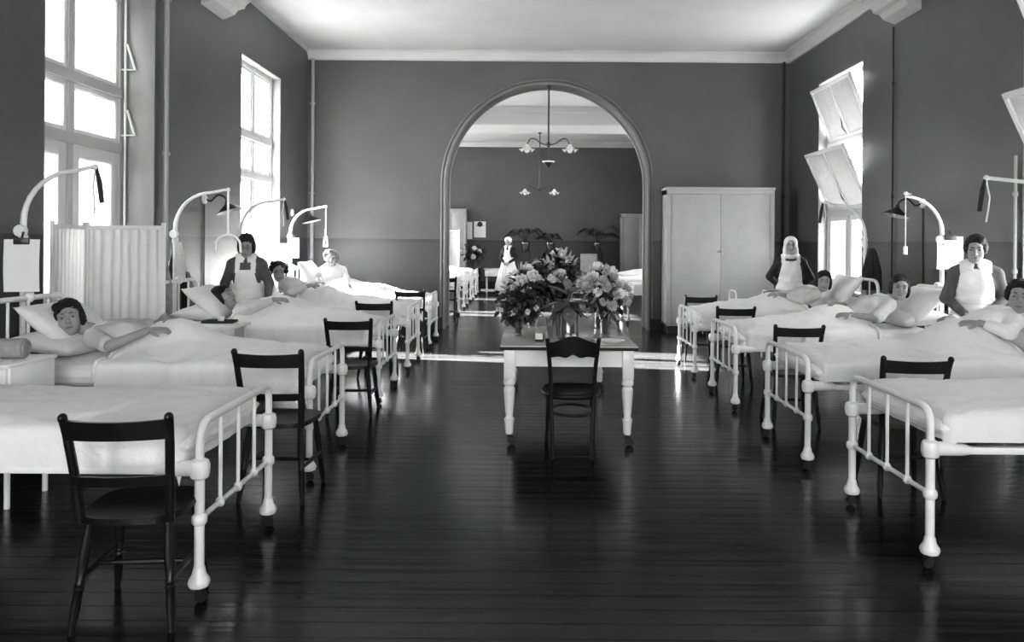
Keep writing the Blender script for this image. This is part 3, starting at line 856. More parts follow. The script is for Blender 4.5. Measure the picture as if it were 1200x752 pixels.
# bentwood chair at the table, back towards the camera side
def make_bentwood():
    r = empty('bentwood_chair', (.345, 5.46, 0), R(-1), 'dark bentwood chair with curved crest rail drawn up to the flower table', 'chair')
    m = MB(); out = []
    for i in range(32):
        a = 2 * PI * i / 32; cx = math.copysign(abs(math.cos(a)) ** .7, math.cos(a)); cy = math.copysign(abs(math.sin(a)) ** .7, math.sin(a))
        out.append((cx * (.2 + .02 * cy), .2 + cy * .2))
    m.prism(out, .445, .465, 'Z'); m.build('seat', 'dark_wood', r)
    m = MB(); m.tube([(x, y, .432) for x, y in out], .02, 8, closed=True); m.build('seat_hoop', 'dark_wood', r)
    for s in (-1, 1):
        m = MB(); m.tube(spline([(s * .14, -.045, 0), (s * .145, -.02, .2), (s * .155, .015, .42), (s * .16, .005, .6), (s * .178, -.03, .8), (s * .184, -.045, .862)], 6), .0155, 10); m.build('back_post', 'dark_wood', r)
        m = MB(); m.tube(spline([(s * .165, .36, .43), (s * .172, .375, .2), (s * .18, .395, 0)], 6), [.02] * 4 + [.017] * 4 + [.014] * 5, 10); m.build('leg', 'dark_wood', r)
    # crest rail with a raised, wavy outline
    m = MB(); n = 24; vs = []; fs = []
    for i in range(n + 1):
        t = i / n * 2 - 1; x = t * .182
        zt = .855 + .026 * math.cos(t * PI) * (1 if abs(t) < .75 else .9); zb = .735 + .012 * math.cos(t * PI * 3) * (1 - abs(t)) - .012 * abs(t)
        for z, k in ((zb, 0), (zt, 0), (zt, 1), (zb, 1)):
            vs.append((x * (.93 + .07 * (z - .7) / .16), -.018 - .2 * (z - .73) - .03 * (1 - t * t) + (k - .5) * .016, z))
    for i in range(n):
        for j in range(4): fs.append((i * 4 + j, i * 4 + (j + 1) % 4, (i + 1) * 4 + (j + 1) % 4, (i + 1) * 4 + j))
    fs += [(3, 2, 1, 0), tuple(n * 4 + j for j in range(4))]
    m.add(vs, fs); m.build('crest_rail', 'dark_wood', r, 40)
    ring = [(.155 * math.cos(a), .19 + .2 * math.sin(a), .3) for a in [2 * PI * i / 24 for i in range(24)]]
    m = MB(); m.tube(ring, .011, 8, closed=True); m.build('leg_hoop', 'dark_wood', r)
make_bentwood()

# ------------------------------------------------------------------ flower table
TX0, TX1, TY0, TY1, TZ = -.19, .86, 5.72, 8.05, .765
def make_table():
    r = empty('ward_table', ((TX0 + TX1) / 2, (TY0 + TY1) / 2, 0), 0, 'long white table with turned legs carrying vases of flowers', 'table')
    w, l = (TX1 - TX0) / 2, (TY1 - TY0) / 2
    m = MB(); m.cbox((-w + .004, -l + .004, TZ - .012), (w - .004, l - .004, TZ), .004); m.build('tabletop', 'table_top', r, 30)
    m = MB(); m.cbox((-w, -l, TZ - .034), (w, l, TZ - .0125), .006); m.build('top_edge', 'dark_edge', r, 30)
    m = MB(); a = w - .075; b = l - .075
    for lo, hi in (((-a, -b - .012, .6), (a, -b + .012, TZ - .034)), ((-a, b - .012, .6), (a, b + .012, TZ - .034)), ((-a - .012, -b, .6), (-a + .012, b, TZ - .034)), ((a - .012, -b, .6), (a + .012, b, TZ - .034))):
        m.box(lo, hi)
    m.build('apron', 'white_gloss', r, 30)
    for sx in (-1, 1):
        for sy in (-1, 1):
            c_ = (sx * (w - .075), sy * (l - .075), 0)
            m = MB(); m.cbox((c_[0] - .043, c_[1] - .043, .51), (c_[0] + .043, c_[1] + .043, TZ - .034), .004)
            m.lathe([(.026, .085), (.03, .1), (.034, .16), (.04, .2), (.034, .205), (.03, .215), (.026, .225), (.031, .25), (.038, .33), (.043, .4), (.044, .43), (.036, .445), (.03, .45), (.044, .462), (.048, .48), (.044, .5), (.034, .512)], c_, 18)
            o = m.build('leg', 'white_gloss', r)
            m = MB(); m.tube([Vector(c_) + Vector((0, 0, .09)), Vector(c_) + Vector((0, 0, .055))], .016, 8)
            m.box((c_[0] - .014, c_[1] - .02, .02), (c_[0] + .03, c_[1] + .02, .062))
            m.lathe([(0, -.015), (.028, -.015), (.03, 0), (.028, .015), (0, .015)], (c_[0] + .022, c_[1], .0305), 14, Matrix.Rotation(PI / 2, 3, 'X'), cap=False); m.build('caster', 'rubber', o)
make_table()

# ------------------------------------------------------------------ flowers
def bloom_mesh(name, kind, mt, rs):
    m = MB(); rg = random.Random(rs)
    def petal(az, el, L, W, cup, z0=0):
        D = Vector((math.cos(az) * math.cos(el), math.sin(az) * math.cos(el), math.sin(el))); S = Vector((-math.sin(az), math.cos(az), 0)); U = D.cross(S) * -1
        o0 = Vector((0, 0, z0)); vs = []
        for t, w, c in ((0, .25, 0), (.35, .9, .1), (.7, 1, .05), (1, .35, -.12)):
            p = o0 + D * L * t + U * cup * L * c * 3
            vs += [p - S * W * w + U * L * .1 * w, p - U * L * .02, p + S * W * w + U * L * .1 * w]
        fs = []
        for i in range(3):
            a = i * 3; fs += [(a, a + 1, a + 4, a + 3), (a + 1, a + 2, a + 5, a + 4)]
        m.add(vs, fs)
    if kind == 'mum':
        for ring, (el, n, L) in enumerate(((5, 12, .05), (28, 11, .047), (50, 9, .04), (72, 6, .03))):
            for k in range(n): petal(2 * PI * (k + .5 * ring) / n + rg.uniform(-.1, .1), R(el + rg.uniform(-8, 8)), L * rg.uniform(.9, 1.1), .0085, .5)
        m.ball((0, 0, .008), .014, 8, 5)
    elif kind == 'peony':
        for ring, (el, n, L, W) in enumerate(((0, 7, .06, .027), (30, 6, .052, .025), (55, 5, .045, .02), (75, 4, .035, .014))):
            for k in range(n): petal(2 * PI * (k + .5 * ring) / n + rg.uniform(-.15, .15), R(el + rg.uniform(-10, 10)), L * rg.uniform(.9, 1.1), W, .8)
    elif kind == 'lily':
        for k in range(6): petal(2 * PI * k / 6, R(28 + 8 * (k % 2)), .075, .016, 1.2)
    elif kind == 'small':
        for k in range(5): petal(2 * PI * k / 5, R(20), .024, .011, .5)
        m.ball((0, 0, .003), .006, 6, 4)
    me = m.mesh(name, mt, None); smooth_mesh(me, None); return me
BL = {}
for kd in ('mum', 'peony', 'lily', 'small'):
    for mt in ('petal_white', 'petal_grey', 'petal_dark'):
        BL[kd, mt] = bloom_mesh('bloom', kd, mt, len(BL))

def leaf(m, base, D, L, W, up=None, curl=.25, fold=.18):
    D = Vector(D).normalized(); up = Vector(up or (0, 0, 1)); S = D.cross(up)
    S = S.normalized() if S.length > 1e-4 else Vector((1, 0, 0)); U = S.cross(D)
    vs = []; n = 5
    for i in range(n + 1):
        t = i / n; w = W * math.sin(PI * min(1, t * .92 + .06)) ** .8
        p = Vector(base) + D * L * t - U * curl * L * t * t
        vs += [p - S * w + U * fold * w, p, p + S * w + U * fold * w]
    fs = []
    for i in range(n): a = i * 3; fs += [(a, a + 1, a + 4, a + 3), (a + 1, a + 2, a + 5, a + 4)]
    m.add(vs, fs)

def vase_mesh(h, r, glass=True):
    m = MB()
    m.lathe([(r * .8, 0), (r * .82, .006), (r * .72, h * .3), (r * .8, h * .7), (r * 1.05, h), (r * 1.0, h), (r * .74, h * .68), (r * .66, h * .3), (r * .7, .014), (.001, .012)], (0, 0, 0), 20, cap=False)
    return m.mesh('vase_body', 'vase_glass')

def bouquet(loc, label, name, h, r, crown, blooms, leafmats, seed, nleaf=130, lw=.018, ll=.07, body=None, stems=14, bscale=1.0, low=.0):
    """crown: (centre height above table, rx, ry, rz)"""
    rg = random.Random(seed)
    root = empty(name, loc, 0, label, 'flowers', 'flower arrangements on the long table')
    if body: obj('vase_body', body, root)
    cz, rx, ry, rz = crown
    def pt(rad):
        while True:
            v = Vector((rg.uniform(-1, 1), rg.uniform(-1, 1), rg.uniform(-1, 1)))
            if .05 < v.length <= 1: break
        v = v.normalized() * rad
        return Vector((v.x * rx, v.y * ry, v.z * rz + cz)), v
    m = MB()
    for k in range(stems):
        p, v = pt(.8); a = rg.uniform(0, 6.28)
        m.tube([(.4 * r * math.cos(a), .4 * r * math.sin(a), .03), (.5 * r * math.cos(a + 2), .5 * r * math.sin(a + 2), h), tuple(p)], .0035, 5)
    o = m.build('stems', 'leaf_mid', root); o['kind'] = 'stuff'
    for q, lm in enumerate(leafmats):
        m = MB()
        for k in range(nleaf // len(leafmats)):
            p, v = pt(rg.uniform(.35, .95)); d = Vector((v.x, v.y, v.z * .6 + rg.uniform(-.5, .3)))
            leaf(m, p, d + Vector((rg.uniform(-.5, .5), rg.uniform(-.5, .5), 0)), ll * rg.uniform(.6, 1.3), lw * rg.uniform(.7, 1.3), curl=rg.uniform(.0, .6))
        o = m.build('foliage', lm, root, None); smooth_mesh(o.data, None); o['kind'] = 'stuff'
    for kd, mt, n, rad, sc in blooms:
        for k in range(n):
            for _ in range(8):
                p, v = pt(rad * rg.uniform(.92, 1.05))
                if v.z > -.5 + low: break
            o = obj('bloom', BL[kd, mt], root); o.location = p
            d = Vector((v.x / rx, v.y / ry - .6 / ry * .3, v.z / rz + .3 / rz)).normalized()
            o.rotation_euler = d.to_track_quat('Z', 'Y').to_euler(); o.scale = (sc * rg.uniform(.85, 1.15),) * 3
    return root
V1 = vase_mesh(.16, .05); V2 = vase_mesh(.2, .055)
bouquet((-.05, 6.28, TZ), 'low dense dark leafy posy in a small glass vase', 'flower_vase', .16, .05, (.26, .2, .17, .145), [('small', 'petal_grey', 26, 1, 1.1), ('small', 'petal_dark', 18, 1, 1.2), ('mum', 'petal_dark', 8, .95, .7)], ['leaf_dark', 'leaf_dark', 'leaf_mid'], 3, 420, .019, .06, V1)
bouquet((.07, 7.15, TZ), 'tall spreading bunch with pale blooms behind the leafy posy', 'flower_vase', .2, .055, (.36, .25, .22, .19), [('peony', 'petal_white', 9, 1, 1.0), ('mum', 'petal_white', 8, 1, .9), ('lily', 'petal_grey', 7, 1, 1), ('peony', 'petal_dark', 8, .95, 1.1)], ['leaf_dark', 'leaf_dark', 'leaf_mid'], 4, 400, .024, .09, V2, low=.2)
bouquet((.3, 7.45, TZ), 'tallest bunch of dark foliage with white flowers at its crown', 'flower_vase', .2, .055, (.45, .2, .2, .24), [('peony', 'petal_white', 5, 1, 1.15), ('lily', 'petal_grey', 8, 1, 1), ('small', 'petal_white', 10, 1, 1.3)], ['leaf_dark', 'leaf_dark', 'leaf_mid'], 8, 420, .026, .1, V2, low=.3)
bouquet((.68, 6.95, TZ), 'bunch of large pale flowers behind the curly grey foliage', 'flower_vase', .2, .055, (.4, .19, .18, .15), [('peony', 'petal_white', 10, 1, 1.15), ('mum', 'petal_white', 8, 1, 1.1), ('lily', 'petal_grey', 4, 1, .9)], ['leaf_dark', 'leaf_mid'], 5, 150, .022, .08, V2, low=.2)
bouquet((.66, 6.25, TZ), 'glass vase of curly grey blooms beside the white dish', 'flower_vase', .2, .055, (.33, .2, .18, .17), [('mum', 'petal_grey', 26, 1, .95), ('mum', 'petal_white', 8, 1, .9)], ['leaf_mid', 'leaf_light', 'leaf_dark'], 6, 180, .017, .075, V2)
# big-leaved plant in a ribbed pot
def leafy_plant():
    r = empty('potted_plant', (.345, 6.16, TZ), 0, 'plant with large pointed leaves in a tall dark ribbed pot', 'plant')
    m = MB(); m.lathe([(.001, .001), (.082, .001), (.085, .02), (.08, .03), (.084, .19), (.094, .2), (.094, .212), (.08, .212), (.078, .17), (.001, .17)], (0, 0, 0), 24, cap=False); m.build('pot', 'copper_pot', r)
    for k in range(14):
        a = 2 * PI * k / 14; m = MB(); m.tube([(.087 * math.cos(a), .087 * math.sin(a), .02), (.089 * math.cos(a), .089 * math.sin(a), .195)], .006, 6); m.build('rib', 'steel' if k % 3 == 0 else 'copper_pot', r)
    rg = random.Random(9)
    m = MB(); m.tube([(0, 0, .16), (.01, 0, .3), (0, -.01, .41)], .009, 7); m.build('stem', 'leaf_mid', r)
    for k in range(16):
        az = 2 * PI * k * .382; el = R((-18, 5, 30, 60)[k // 4] + rg.uniform(-8, 8)); z = (.25, .3, .36, .4)[k // 4]
        m = MB(); leaf(m, (.01 * math.cos(az), .01 * math.sin(az), z), (math.cos(az) * math.cos(el), math.sin(az) * math.cos(el), math.sin(el)), (.21, .23, .2, .14)[k // 4], (.055, .06, .05, .036)[k // 4], curl=.25)
        o = m.build('leaf', ('leaf_grey', 'leaf_mid', 'leaf_grey', 'leaf_light')[k // 4 if k % 2 else 0], r, None); smooth_mesh(o.data, None)
leafy_plant()

# small things on the table
o = empty('desk_calendar', (.115, 5.98, TZ), R(-8), 'tiny white tilted card holder with dark side near the leafy posy', 'card holder')
m = MB(); m.prism([(-.035, 0), (.035, 0), (.035, .01), (-.01, .062), (-.03, .055)], -.03, .03, 'X'); m.build('stand', 'dark_edge', o, 30)
m = MB(); m.add([(-.026, -.0355 + .036, .012)] * 0, []) ; m.box((-.028, -.003, 0), (.028, .003, .058), Matrix.Translation((0, -.028, .012)) @ Matrix.Rotation(R(14), 4, 'X')); m.build('card', 'paper', o, None)
o = empty('book', (.375, 5.99, TZ), R(4), 'small dark closed book lying before the ribbed pot', 'book')
m = MB(); m.cbox((-.075, -.05, 0), (.075, .05, .004), .001); m.cbox((-.075, -.05, .022), (.075, .05, .026), .001); m.cbox((-.075, .046, 0), (-.07, .05, .026), .0008); m.build('cover', 'dark_cloth', o, None)
m = MB(); m.box((-.072, -.048, .004), (.072, .046, .022)); m.build('pages', 'paper', o, None)
for q, (x, lab) in enumerate(((.335, 'little white glass jar on the dark book'), (.385, 'second little white jar on the dark book'))):
    t = empty('jar', (x, 5.99, TZ + .0262), 0, lab, 'jar'); m = MB(); m.lathe([(.016, 0), (.02, .004), (.021, .02), (.014, .028)], (0, 0, 0), 14); m.build('body', 'lamp_white', t)
    m = MB(); m.lathe([(.014, .028), (.016, .03), (.016, .036), (.005, .04)], (0, 0, 0), 12); m.build('lid', 'steel', t)
m = MB()
m.lathe([(.001, .004), (.09, .004), (.12, .016), (.124, .018), (.12, .022), (.088, .01), (.001, .01)], (0, 0, 0), 24, Matrix.Diagonal((1, .6, 1)), cap=False)
tag(m.build('dish', 'lamp_white', None, 35, (.665, 5.98, TZ - .003)), 'shallow oval white dish before the glass vase of curly blooms', 'dish')
m = MB(); m.box((-.15, -.09, 0), (.15, .09, .0025)); m.box((-.1, -.08, .0025), (.19, .08, .005), Matrix.Rotation(R(9), 4, 'Z'))
tag(m.build('paper_sheets', 'paper', None, None, (.42, 5.83, TZ), R(3)), 'white sheets of paper at the table edge behind the bentwood chair', 'paper')
m = MB(); m.lathe([(.03, 0), (.032, .004), (.028, .05), (.033, .12), (.036, .16), (.033, .16), (.026, .06), (.001, .012)], (0, 0, 0), 18, cap=False)
tag(m.build('drinking_glass', 'vase_glass', None, 35, (.2, 6.15, TZ)), 'tall empty drinking glass between the posy and the ribbed pot', 'glass')
tag(m.build('drinking_glass', 'vase_glass', None, 35, (.79, 6.35, TZ)), 'tall empty glass beside the vase of curly grey blooms', 'glass')

# ------------------------------------------------------------------ tall pale cupboard beside the arch
def cupboard(loc, w, d, h, label, plinth=.13, simple=False):
    r = empty('cupboard', loc, 0, label, 'cupboard')
    m = MB(); m.box((-w / 2 + .03, .04, 0), (w / 2 - .03, d, plinth)); m.build('plinth', 'dark_edge', r, None)
    m = MB(); t = .03
    m.cbox((-w / 2, 0.02, plinth), (-w / 2 + t, d, h - .03), .003); m.cbox((w / 2 - t, 0.02, plinth), (w / 2, d, h - .03), .003)
    m.box((-w / 2, d - .02, plinth), (w / 2, d, h - .03)); m.cbox((-w / 2, .02, plinth), (w / 2, d, plinth + .04), .003)
    m.cbox((-w / 2 - .015, -.012, h - .045), (w / 2 + .015, d, h), .01); m.cbox((-w / 2, 0, h - .12), (w / 2, d, h - .045), .003)
    m.cbox((-w / 2, 0, plinth), (-w / 2 + .07, .03, h - .1), .003); m.cbox((w / 2 - .07, 0, plinth), (w / 2, .03, h - .1), .003)
    m.build('carcass', 'cupboard_paint', r, 30)
    for s in (-1, 1):
        a = min(s * .002, s * (w / 2 - .073)); b = max(s * .002, s * (w / 2 - .073))
        m = MB(); m.cbox((a, .006, plinth + .045), (b, .028, h - .123), .003)
        o = m.build('door', 'cupboard_paint', r, 30)
        if not simple:
            m = MB(); m.box((s * .03 - .012, .001, 1.36), (s * .03 + .012, .007, 1.45)); m.ball((s * .03, -.014, 1.405), (.016, .018, .016), 10, 6); m.build('knob', 'steel', o)
    return r
cupboard((3.32, 12.93, 0), 1.83, .5, 2.5, 'large pale double-door cupboard against the wall beside the arch')
cupboard((3.75, 25.15, 0), 1.15, .5, 2.5, 'pale cupboard at the far wall beyond the arch, beside the palms', simple=True)
cupboard((-2.45, 25.1, 0), .95, .55, 2.62, 'white cupboard at the far wall beyond the arch, beside the notices', simple=True)

# ------------------------------------------------------------------ folding cloth screens
def cloth_panel(m, w, h, z0, seed, folds=8, amp=.013):
    nu, nv = 70, 16; vs = []; fs = []
    for i in range(nu + 1):
        for j in range(nv + 1):
            t = i / nu; z = z0 + (h - z0) * j / nv; g = .55 + .45 * abs(j / nv - .5) * 2
            ph = t * folds * 2 * PI + 1.6 * noise.noise(Vector((t * 4, z * .8, seed)))
            vs.append((t * w, amp * g * math.sin(ph) + .006 * noise.noise(Vector((t * 9, z * 4, seed))), z))
    for i in range(nu):
        for j in range(nv):
            a = i * (nv + 1) + j; fs.append((a, a + nv + 1, a + nv + 2, a + 1))
    m.add(vs, fs)
def screen(pts, h, label, group=None):
    r = empty('folding_screen', (pts[0][0], pts[0][1], 0), 0, label, 'screen', group)
    o = Vector((pts[0][0], pts[0][1], 0))
    for k in range(len(pts) - 1):
        a = Vector((*pts[k], 0)) - o; b = Vector((*pts[k + 1], 0)) - o; w = (b - a).length; ang = math.atan2(b.y - a.y, b.x - a.x)
        p = bpy.data.objects.new('panel', None); COL.objects.link(p); p.parent = r; p.location = a; p.rotation_euler = (0, 0, ang); p.empty_display_size = .1
        m = MB()
        for x in (.018, w - .018): m.cbox((x - .016, -.012, .03), (x + .016, .012, h), .004)
        for x in (.018, w - .018): m.ball((x, 0, .022), .022, 10, 6)
        m.build('panel_post', 'white_gloss', p)
        m = MB(); m.cbox((.03, -.01, h - .06), (w - .03, .01, h - .025), .004); m.cbox((.03, -.01, .22), (w - .03, .01, .25), .004); m.build('panel_rail', 'white_gloss', p)
        m = MB(); cloth_panel(m, w - .07, h - .05, .24, k + 3); q = m.build('curtain', 'screen_cloth', p, None); q.location = (.035, 0, 0); smooth_mesh(q.data, None)
screen([(-3.655, 5.85), (-3.72, 6.42), (-3.0, 6.33)], 1.685, 'white folding screen with gathered cloth standing behind the dark-haired patient')
screen([(-2.75, 22.3), (-2.3, 22.75), (-1.95, 22.4)], 1.9, 'white folding screen beyond the arch among the far beds')

# ------------------------------------------------------------------ bedside lockers
def locker(loc, rz, label, w=.5, d=.38, h=.8, rail=.12, hoops=True):
    r = empty('bedside_locker', loc, rz, label, 'bedside locker', 'white bedside lockers')
    for s in (-1, 1) if hoops else ():
        x = s * (w / 2 + .012); m = MB()
        m.tube(fillet([(x, -d / 2, .01), (x, -d / 2, h + rail), (x, d / 2, h + rail), (x, d / 2, .01)], .09, 6), .011, 8)
        m.build('tube_frame', 'enamel', r)
    if not hoops:
        for sx in (-1, 1):
            for sy in (-1, 1): m = MB(); m.tube([(sx * (w / 2 - .03), sy * (d / 2 - .04), .26), (sx * (w / 2 - .03), sy * (d / 2 - .04), 0)], .016, 8); m.build('leg', 'enamel', r)
    m = MB(); m.cbox((-w / 2 - .01, -d / 2 - .01, h - .02), (w / 2 + .01, d / 2 + .01, h), .005); m.build('top', 'enamel', r)
    m = MB(); m.cbox((-w / 2, -d / 2 + .02, .25), (w / 2, d / 2, h - .02), .005); m.build('body', 'enamel', r)
    for q, (z0, z1) in enumerate(((h - .19, h - .03), (.27, h - .2))):
        for s in ((-1, 1) if q == 0 else (0,)):
            x0, x1 = (-w / 2 + .015, w / 2 - .015) if s == 0 else ((-w / 2 + .015, -.008) if s < 0 else (.008, w / 2 - .015))
            m = MB(); m.cbox((x0, -d / 2 + .002, z0), (x1, -d / 2 + .022, z1), .004); o = m.build('drawer' if q == 0 else 'door', 'enamel', r)
            m = MB(); m.ball(((x0 + x1) / 2 if q == 0 else x1 - .04, -d / 2 - .012, (z0 + z1) / 2), .014, 10, 6); m.build('knob', 'iron_dark', o)
    return r
locker((-3.2, 4.52, 0), R(-3), 'white bedside locker with a rolled towel between empty bed and screened patient', .56, .4, .83, hoops=False)
locker((3.66, 6.325, 0), R(2), 'white bedside locker in front of the bareheaded nurse', .44, .32, .8, .06)
locker((2.98, 10.1, 0), R(0), 'white bedside locker in front of the veiled nurse', .42, .34, .8)
# rolled towel, papers and cup on the first locker
m = MB(); pr = [];  n = 46
for i in range(n):
    t = i / (n - 1) * 5.2 * PI; rr = .022 + .028 * i / (n - 1); pr.append((rr * math.cos(t), rr * math.sin(t)))
m.tube([(-.14, 0, .062), (-.13, 0, .062), (.13, 0, .062), (.14, 0, .062)], [.045, .06, .06, .046], 18)
for s in (-1, 1):
    m.tube([(s * .142, a, b + .062) for a, b in pr], .004, 5)
tag(m.build('rolled_towel', 'towel_cloth', None, 40, (-3.1, 4.5, .832), R(6)), 'rolled grey towel lying on the bedside locker', 'towel')
m = MB(); m.box((-.14, -.08, 0), (.14, .08, .004)); m.box((-.12, -.09, .004), (.15, .07, .008), Matrix.Rotation(R(7), 4, 'Z')); m.box((-.1, -.09, .008), (.1, .06, .012), Matrix.Rotation(R(-6), 4, 'Z'))
tag(m.build('papers', 'paper', None, None, (-3.15, 4.375, .831), R(-4)), 'loose papers on the locker under the rolled towel', 'papers')
m = MB(); pillow_shape(m, .2, .16, .06, 8, (0, 0, .03), p=3); tag(m.build('folded_cloth', 'linen_coarse', None, None, (-3.32, 4.63, .831), R(20)), 'white folded cloth on the locker behind the rolled towel', 'cloth')

# small table with a cloth, beside the patient lying in profile
def cloth_table():
    r = empty('bedside_table', (-2.8, 6.9, 0), 0, 'small bedside table hung with a white cloth beside the patient in profile', 'table')
    for sx in (-1, 1):
        for sy in (-1, 1):
            m = MB(); m.tube([(sx * .2, sy * .15, 0), (sx * .2, sy * .15, .76)], .014, 8); m.build('leg', 'enamel', r)
    m = MB(); m.cbox((-.24, -.19, .76), (.24, .19, .785), .005); m.build('tabletop', 'enamel', r)
    m = MB(); m.tube([(-.2, -.15, .3), (.2, -.15, .3)], .01, 8); m.build('rail', 'enamel', r)
cloth_table()
m = MB(); nu, nv = 60, 30; vs = []; fs = []
for i in range(nu + 1):
    for j in range(nv + 1):
        x = (i / nu - .5) * .46; v = j / nv * .72 - .2
        if v < .17: p = Vector((x, -v + .0, .789 + .001 * noise.noise(Vector((x * 20, v * 20, 1)))))
        else:
            dz = v - .17; f = min(1, dz / .1); p = Vector((x * (1 - .1 * f), -.2 - .018 * f * math.sin(x * 38 + 1) - .012 * f, .789 - dz))
        vs.append(p)
for i in range(nu):
    for j in range(nv): a = i * (nv + 1) + j; fs.append((a, a + nv + 1, a + nv + 2, a + 1))
m.add(vs, fs); q = m.build('table_cloth', 'linen_coarse', None, None, (-2.8, 6.9, 0)); smooth_mesh(q.data, None); tag(q, 'white cloth hanging over the small bedside table', 'cloth')
q = empty('tray', (-2.78, 6.92, .7925), R(4), 'dark shallow tray on the small table with the white cloth', 'tray')
m = MB(); m.cbox((-.14, -.08, 0), (.14, .08, .006), .002); m.build('base', 'iron_dark', q)
m = MB(); m.tube(fillet([(-.14, -.08, .014), (.14, -.08, .014), (.14, .08, .014), (-.14, .08, .014), (-.14, -.07, .014)], .03, 4), .008, 6); m.build('rim', 'iron_dark', q)
m = MB(); m.lathe([(.001, .006), (.025, .006), (.032, .05), (.03, .05), (.022, .012), (.001, .012)], (.05, .0, 0), 14, cap=False); tag(m.build('cup', 'lamp_white', None, 40, (-2.82, 6.92, .7945)), 'white cup standing on the dark tray', 'cup')

# ------------------------------------------------------------------ charts, cloths and gowns hung at the bed heads
def chart(key, u, dy, z0, z1, w, rz, label, clip=True):
    s = BEDS[key][2]; p = bw(key, u, dy, z1)
    r = empty('chart_sheet', p, R(rz), label, 'chart', 'paper charts hung at the bed heads')
    m = MB(); n = 10; vs = []; fs = []
    for i in range(n + 1):
        for q in (-1, 1): vs.append((q * w / 2, -.01 * math.sin(i / n * PI) , -(z1 - z0) * i / n))
    for i in range(n): fs.append((i * 2, i * 2 + 1, i * 2 + 3, i * 2 + 2))
    b = len(vs); vs += [(x, y + .004, z) for x, y, z in vs]; fs += [(b + i * 2 + 2, b + i * 2 + 3, b + i * 2 + 1, b + i * 2) for i in range(n)] + [(i * 2, i * 2 + 2, b + i * 2 + 2, b + i * 2) for i in range(n)] + [(i * 2 + 1, b + i * 2 + 1, b + i * 2 + 3, i * 2 + 3) for i in range(n)]
    m.add(vs, fs); m.build('sheet', 'paper', r, 60)
    if clip:
        m = MB(); m.cbox((-w * .22, -.02, -.035), (w * .22, .018, .012), .004); m.tube([(0, 0, .01), (0, .02, .05)], .008, 8); m.build('clip', 'iron_dark', r)
    return r
chart('L2', .03, -.12, 1.18, 1.54, .22, 12, 'large white chart hung on the pole before the folding screen')
ch = chart('R3', -.09, -.05, 1.31, 1.63, .25, -3, 'white chart with a printed line hung above the bed under the gooseneck lamp')
m = MB(); m.box((-.122, -.0125, -.112), (.122, -.0065, -.108)); m.box((-.08, -.0125, -.08), (-.05, -.007, -.07)); m.build('print', 'ink', ch, None)
chart('L5', .02, -.05, 1.28, 1.58, .17, 15, 'narrow white chart at the bed head beside the arch wall', False)
chart('L5', -.1, -.1, 1.2, 1.5, .15, 30, 'second overlapping white chart at the bed head beside the arch wall', False)
def hanging(name, key, u, dy, z1, z0, w, mt, label, seed, cat='cloth'):
    p = bw(key, u, dy, 0); m = MB(); nu, nv = 28, 18; vs = []; fs = []
    for j in range(nv + 1):
        t = j / nv; z = z1 + (z0 - z1) * t; ww = w * (.25 + .75 * min(1, t * 1.8) ** .7)
        for i in range(nu):
            a = 2 * PI * i / nu; f = 1 + .22 * math.cos(a * 7 + 2 * noise.noise(Vector((a, z * 2, seed))))
            vs.append((ww / 2 * math.cos(a) * f, ww / 4 * math.sin(a) * f, z))
    for j in range(nv):
        for i in range(nu): fs.append((j * nu + i, j * nu + (i + 1) % nu, (j + 1) * nu + (i + 1) % nu, (j + 1) * nu + i))
    fs += [tuple(range(nu)), tuple(range((nv + 1) * nu - 1, nv * nu - 1, -1))]
    m.add(vs, fs); o = m.build(name, mt, None, None, (p.x, p.y, 0)); smooth_mesh(o.data, 50)
    return tag(o, label, cat)
hanging('hanging_gown', 'L3', -.12, -.22, 1.5, .75, .26, 'grey_cloth', 'long grey gown hanging behind the bed head beside the screen', 3, 'gown')
hanging('hanging_towel', 'L3', -.02, .06, 1.52, 1.12, .1, 'linen', 'narrow white towel hanging from the pole beside the grey gown', 5, 'towel')
hanging('hanging_gown', 'L3', -.18, .35, 1.45, .8, .2, 'dark_cloth', 'dark gown on the wall hook behind the nurse looking down', 6, 'gown')
hanging('hanging_towel', 'L3', -.14, .5, 1.2, .8, .13, 'grey_cloth', 'pale grey towel hanging on the wall behind the nurse looking down', 7, 'towel')
hanging('hanging_gown', 'R4', -.1, -.05, 1.5, 1.0, .2, 'dark_cloth', 'dark gown hanging from the pole beside the window with tilted sashes', 8, 'gown')
hanging('hanging_towel', 'L2', -.14, -.2, 1.35, .95, .1, 'grey_cloth', 'grey towel hanging behind the large white chart', 9, 'towel')
hanging('hanging_bundle', 'R3', -.12, .04, 1.28, .9, .14, 'dark_cloth', 'dark bundle hanging under the chart with the printed line', 10, 'cloth')

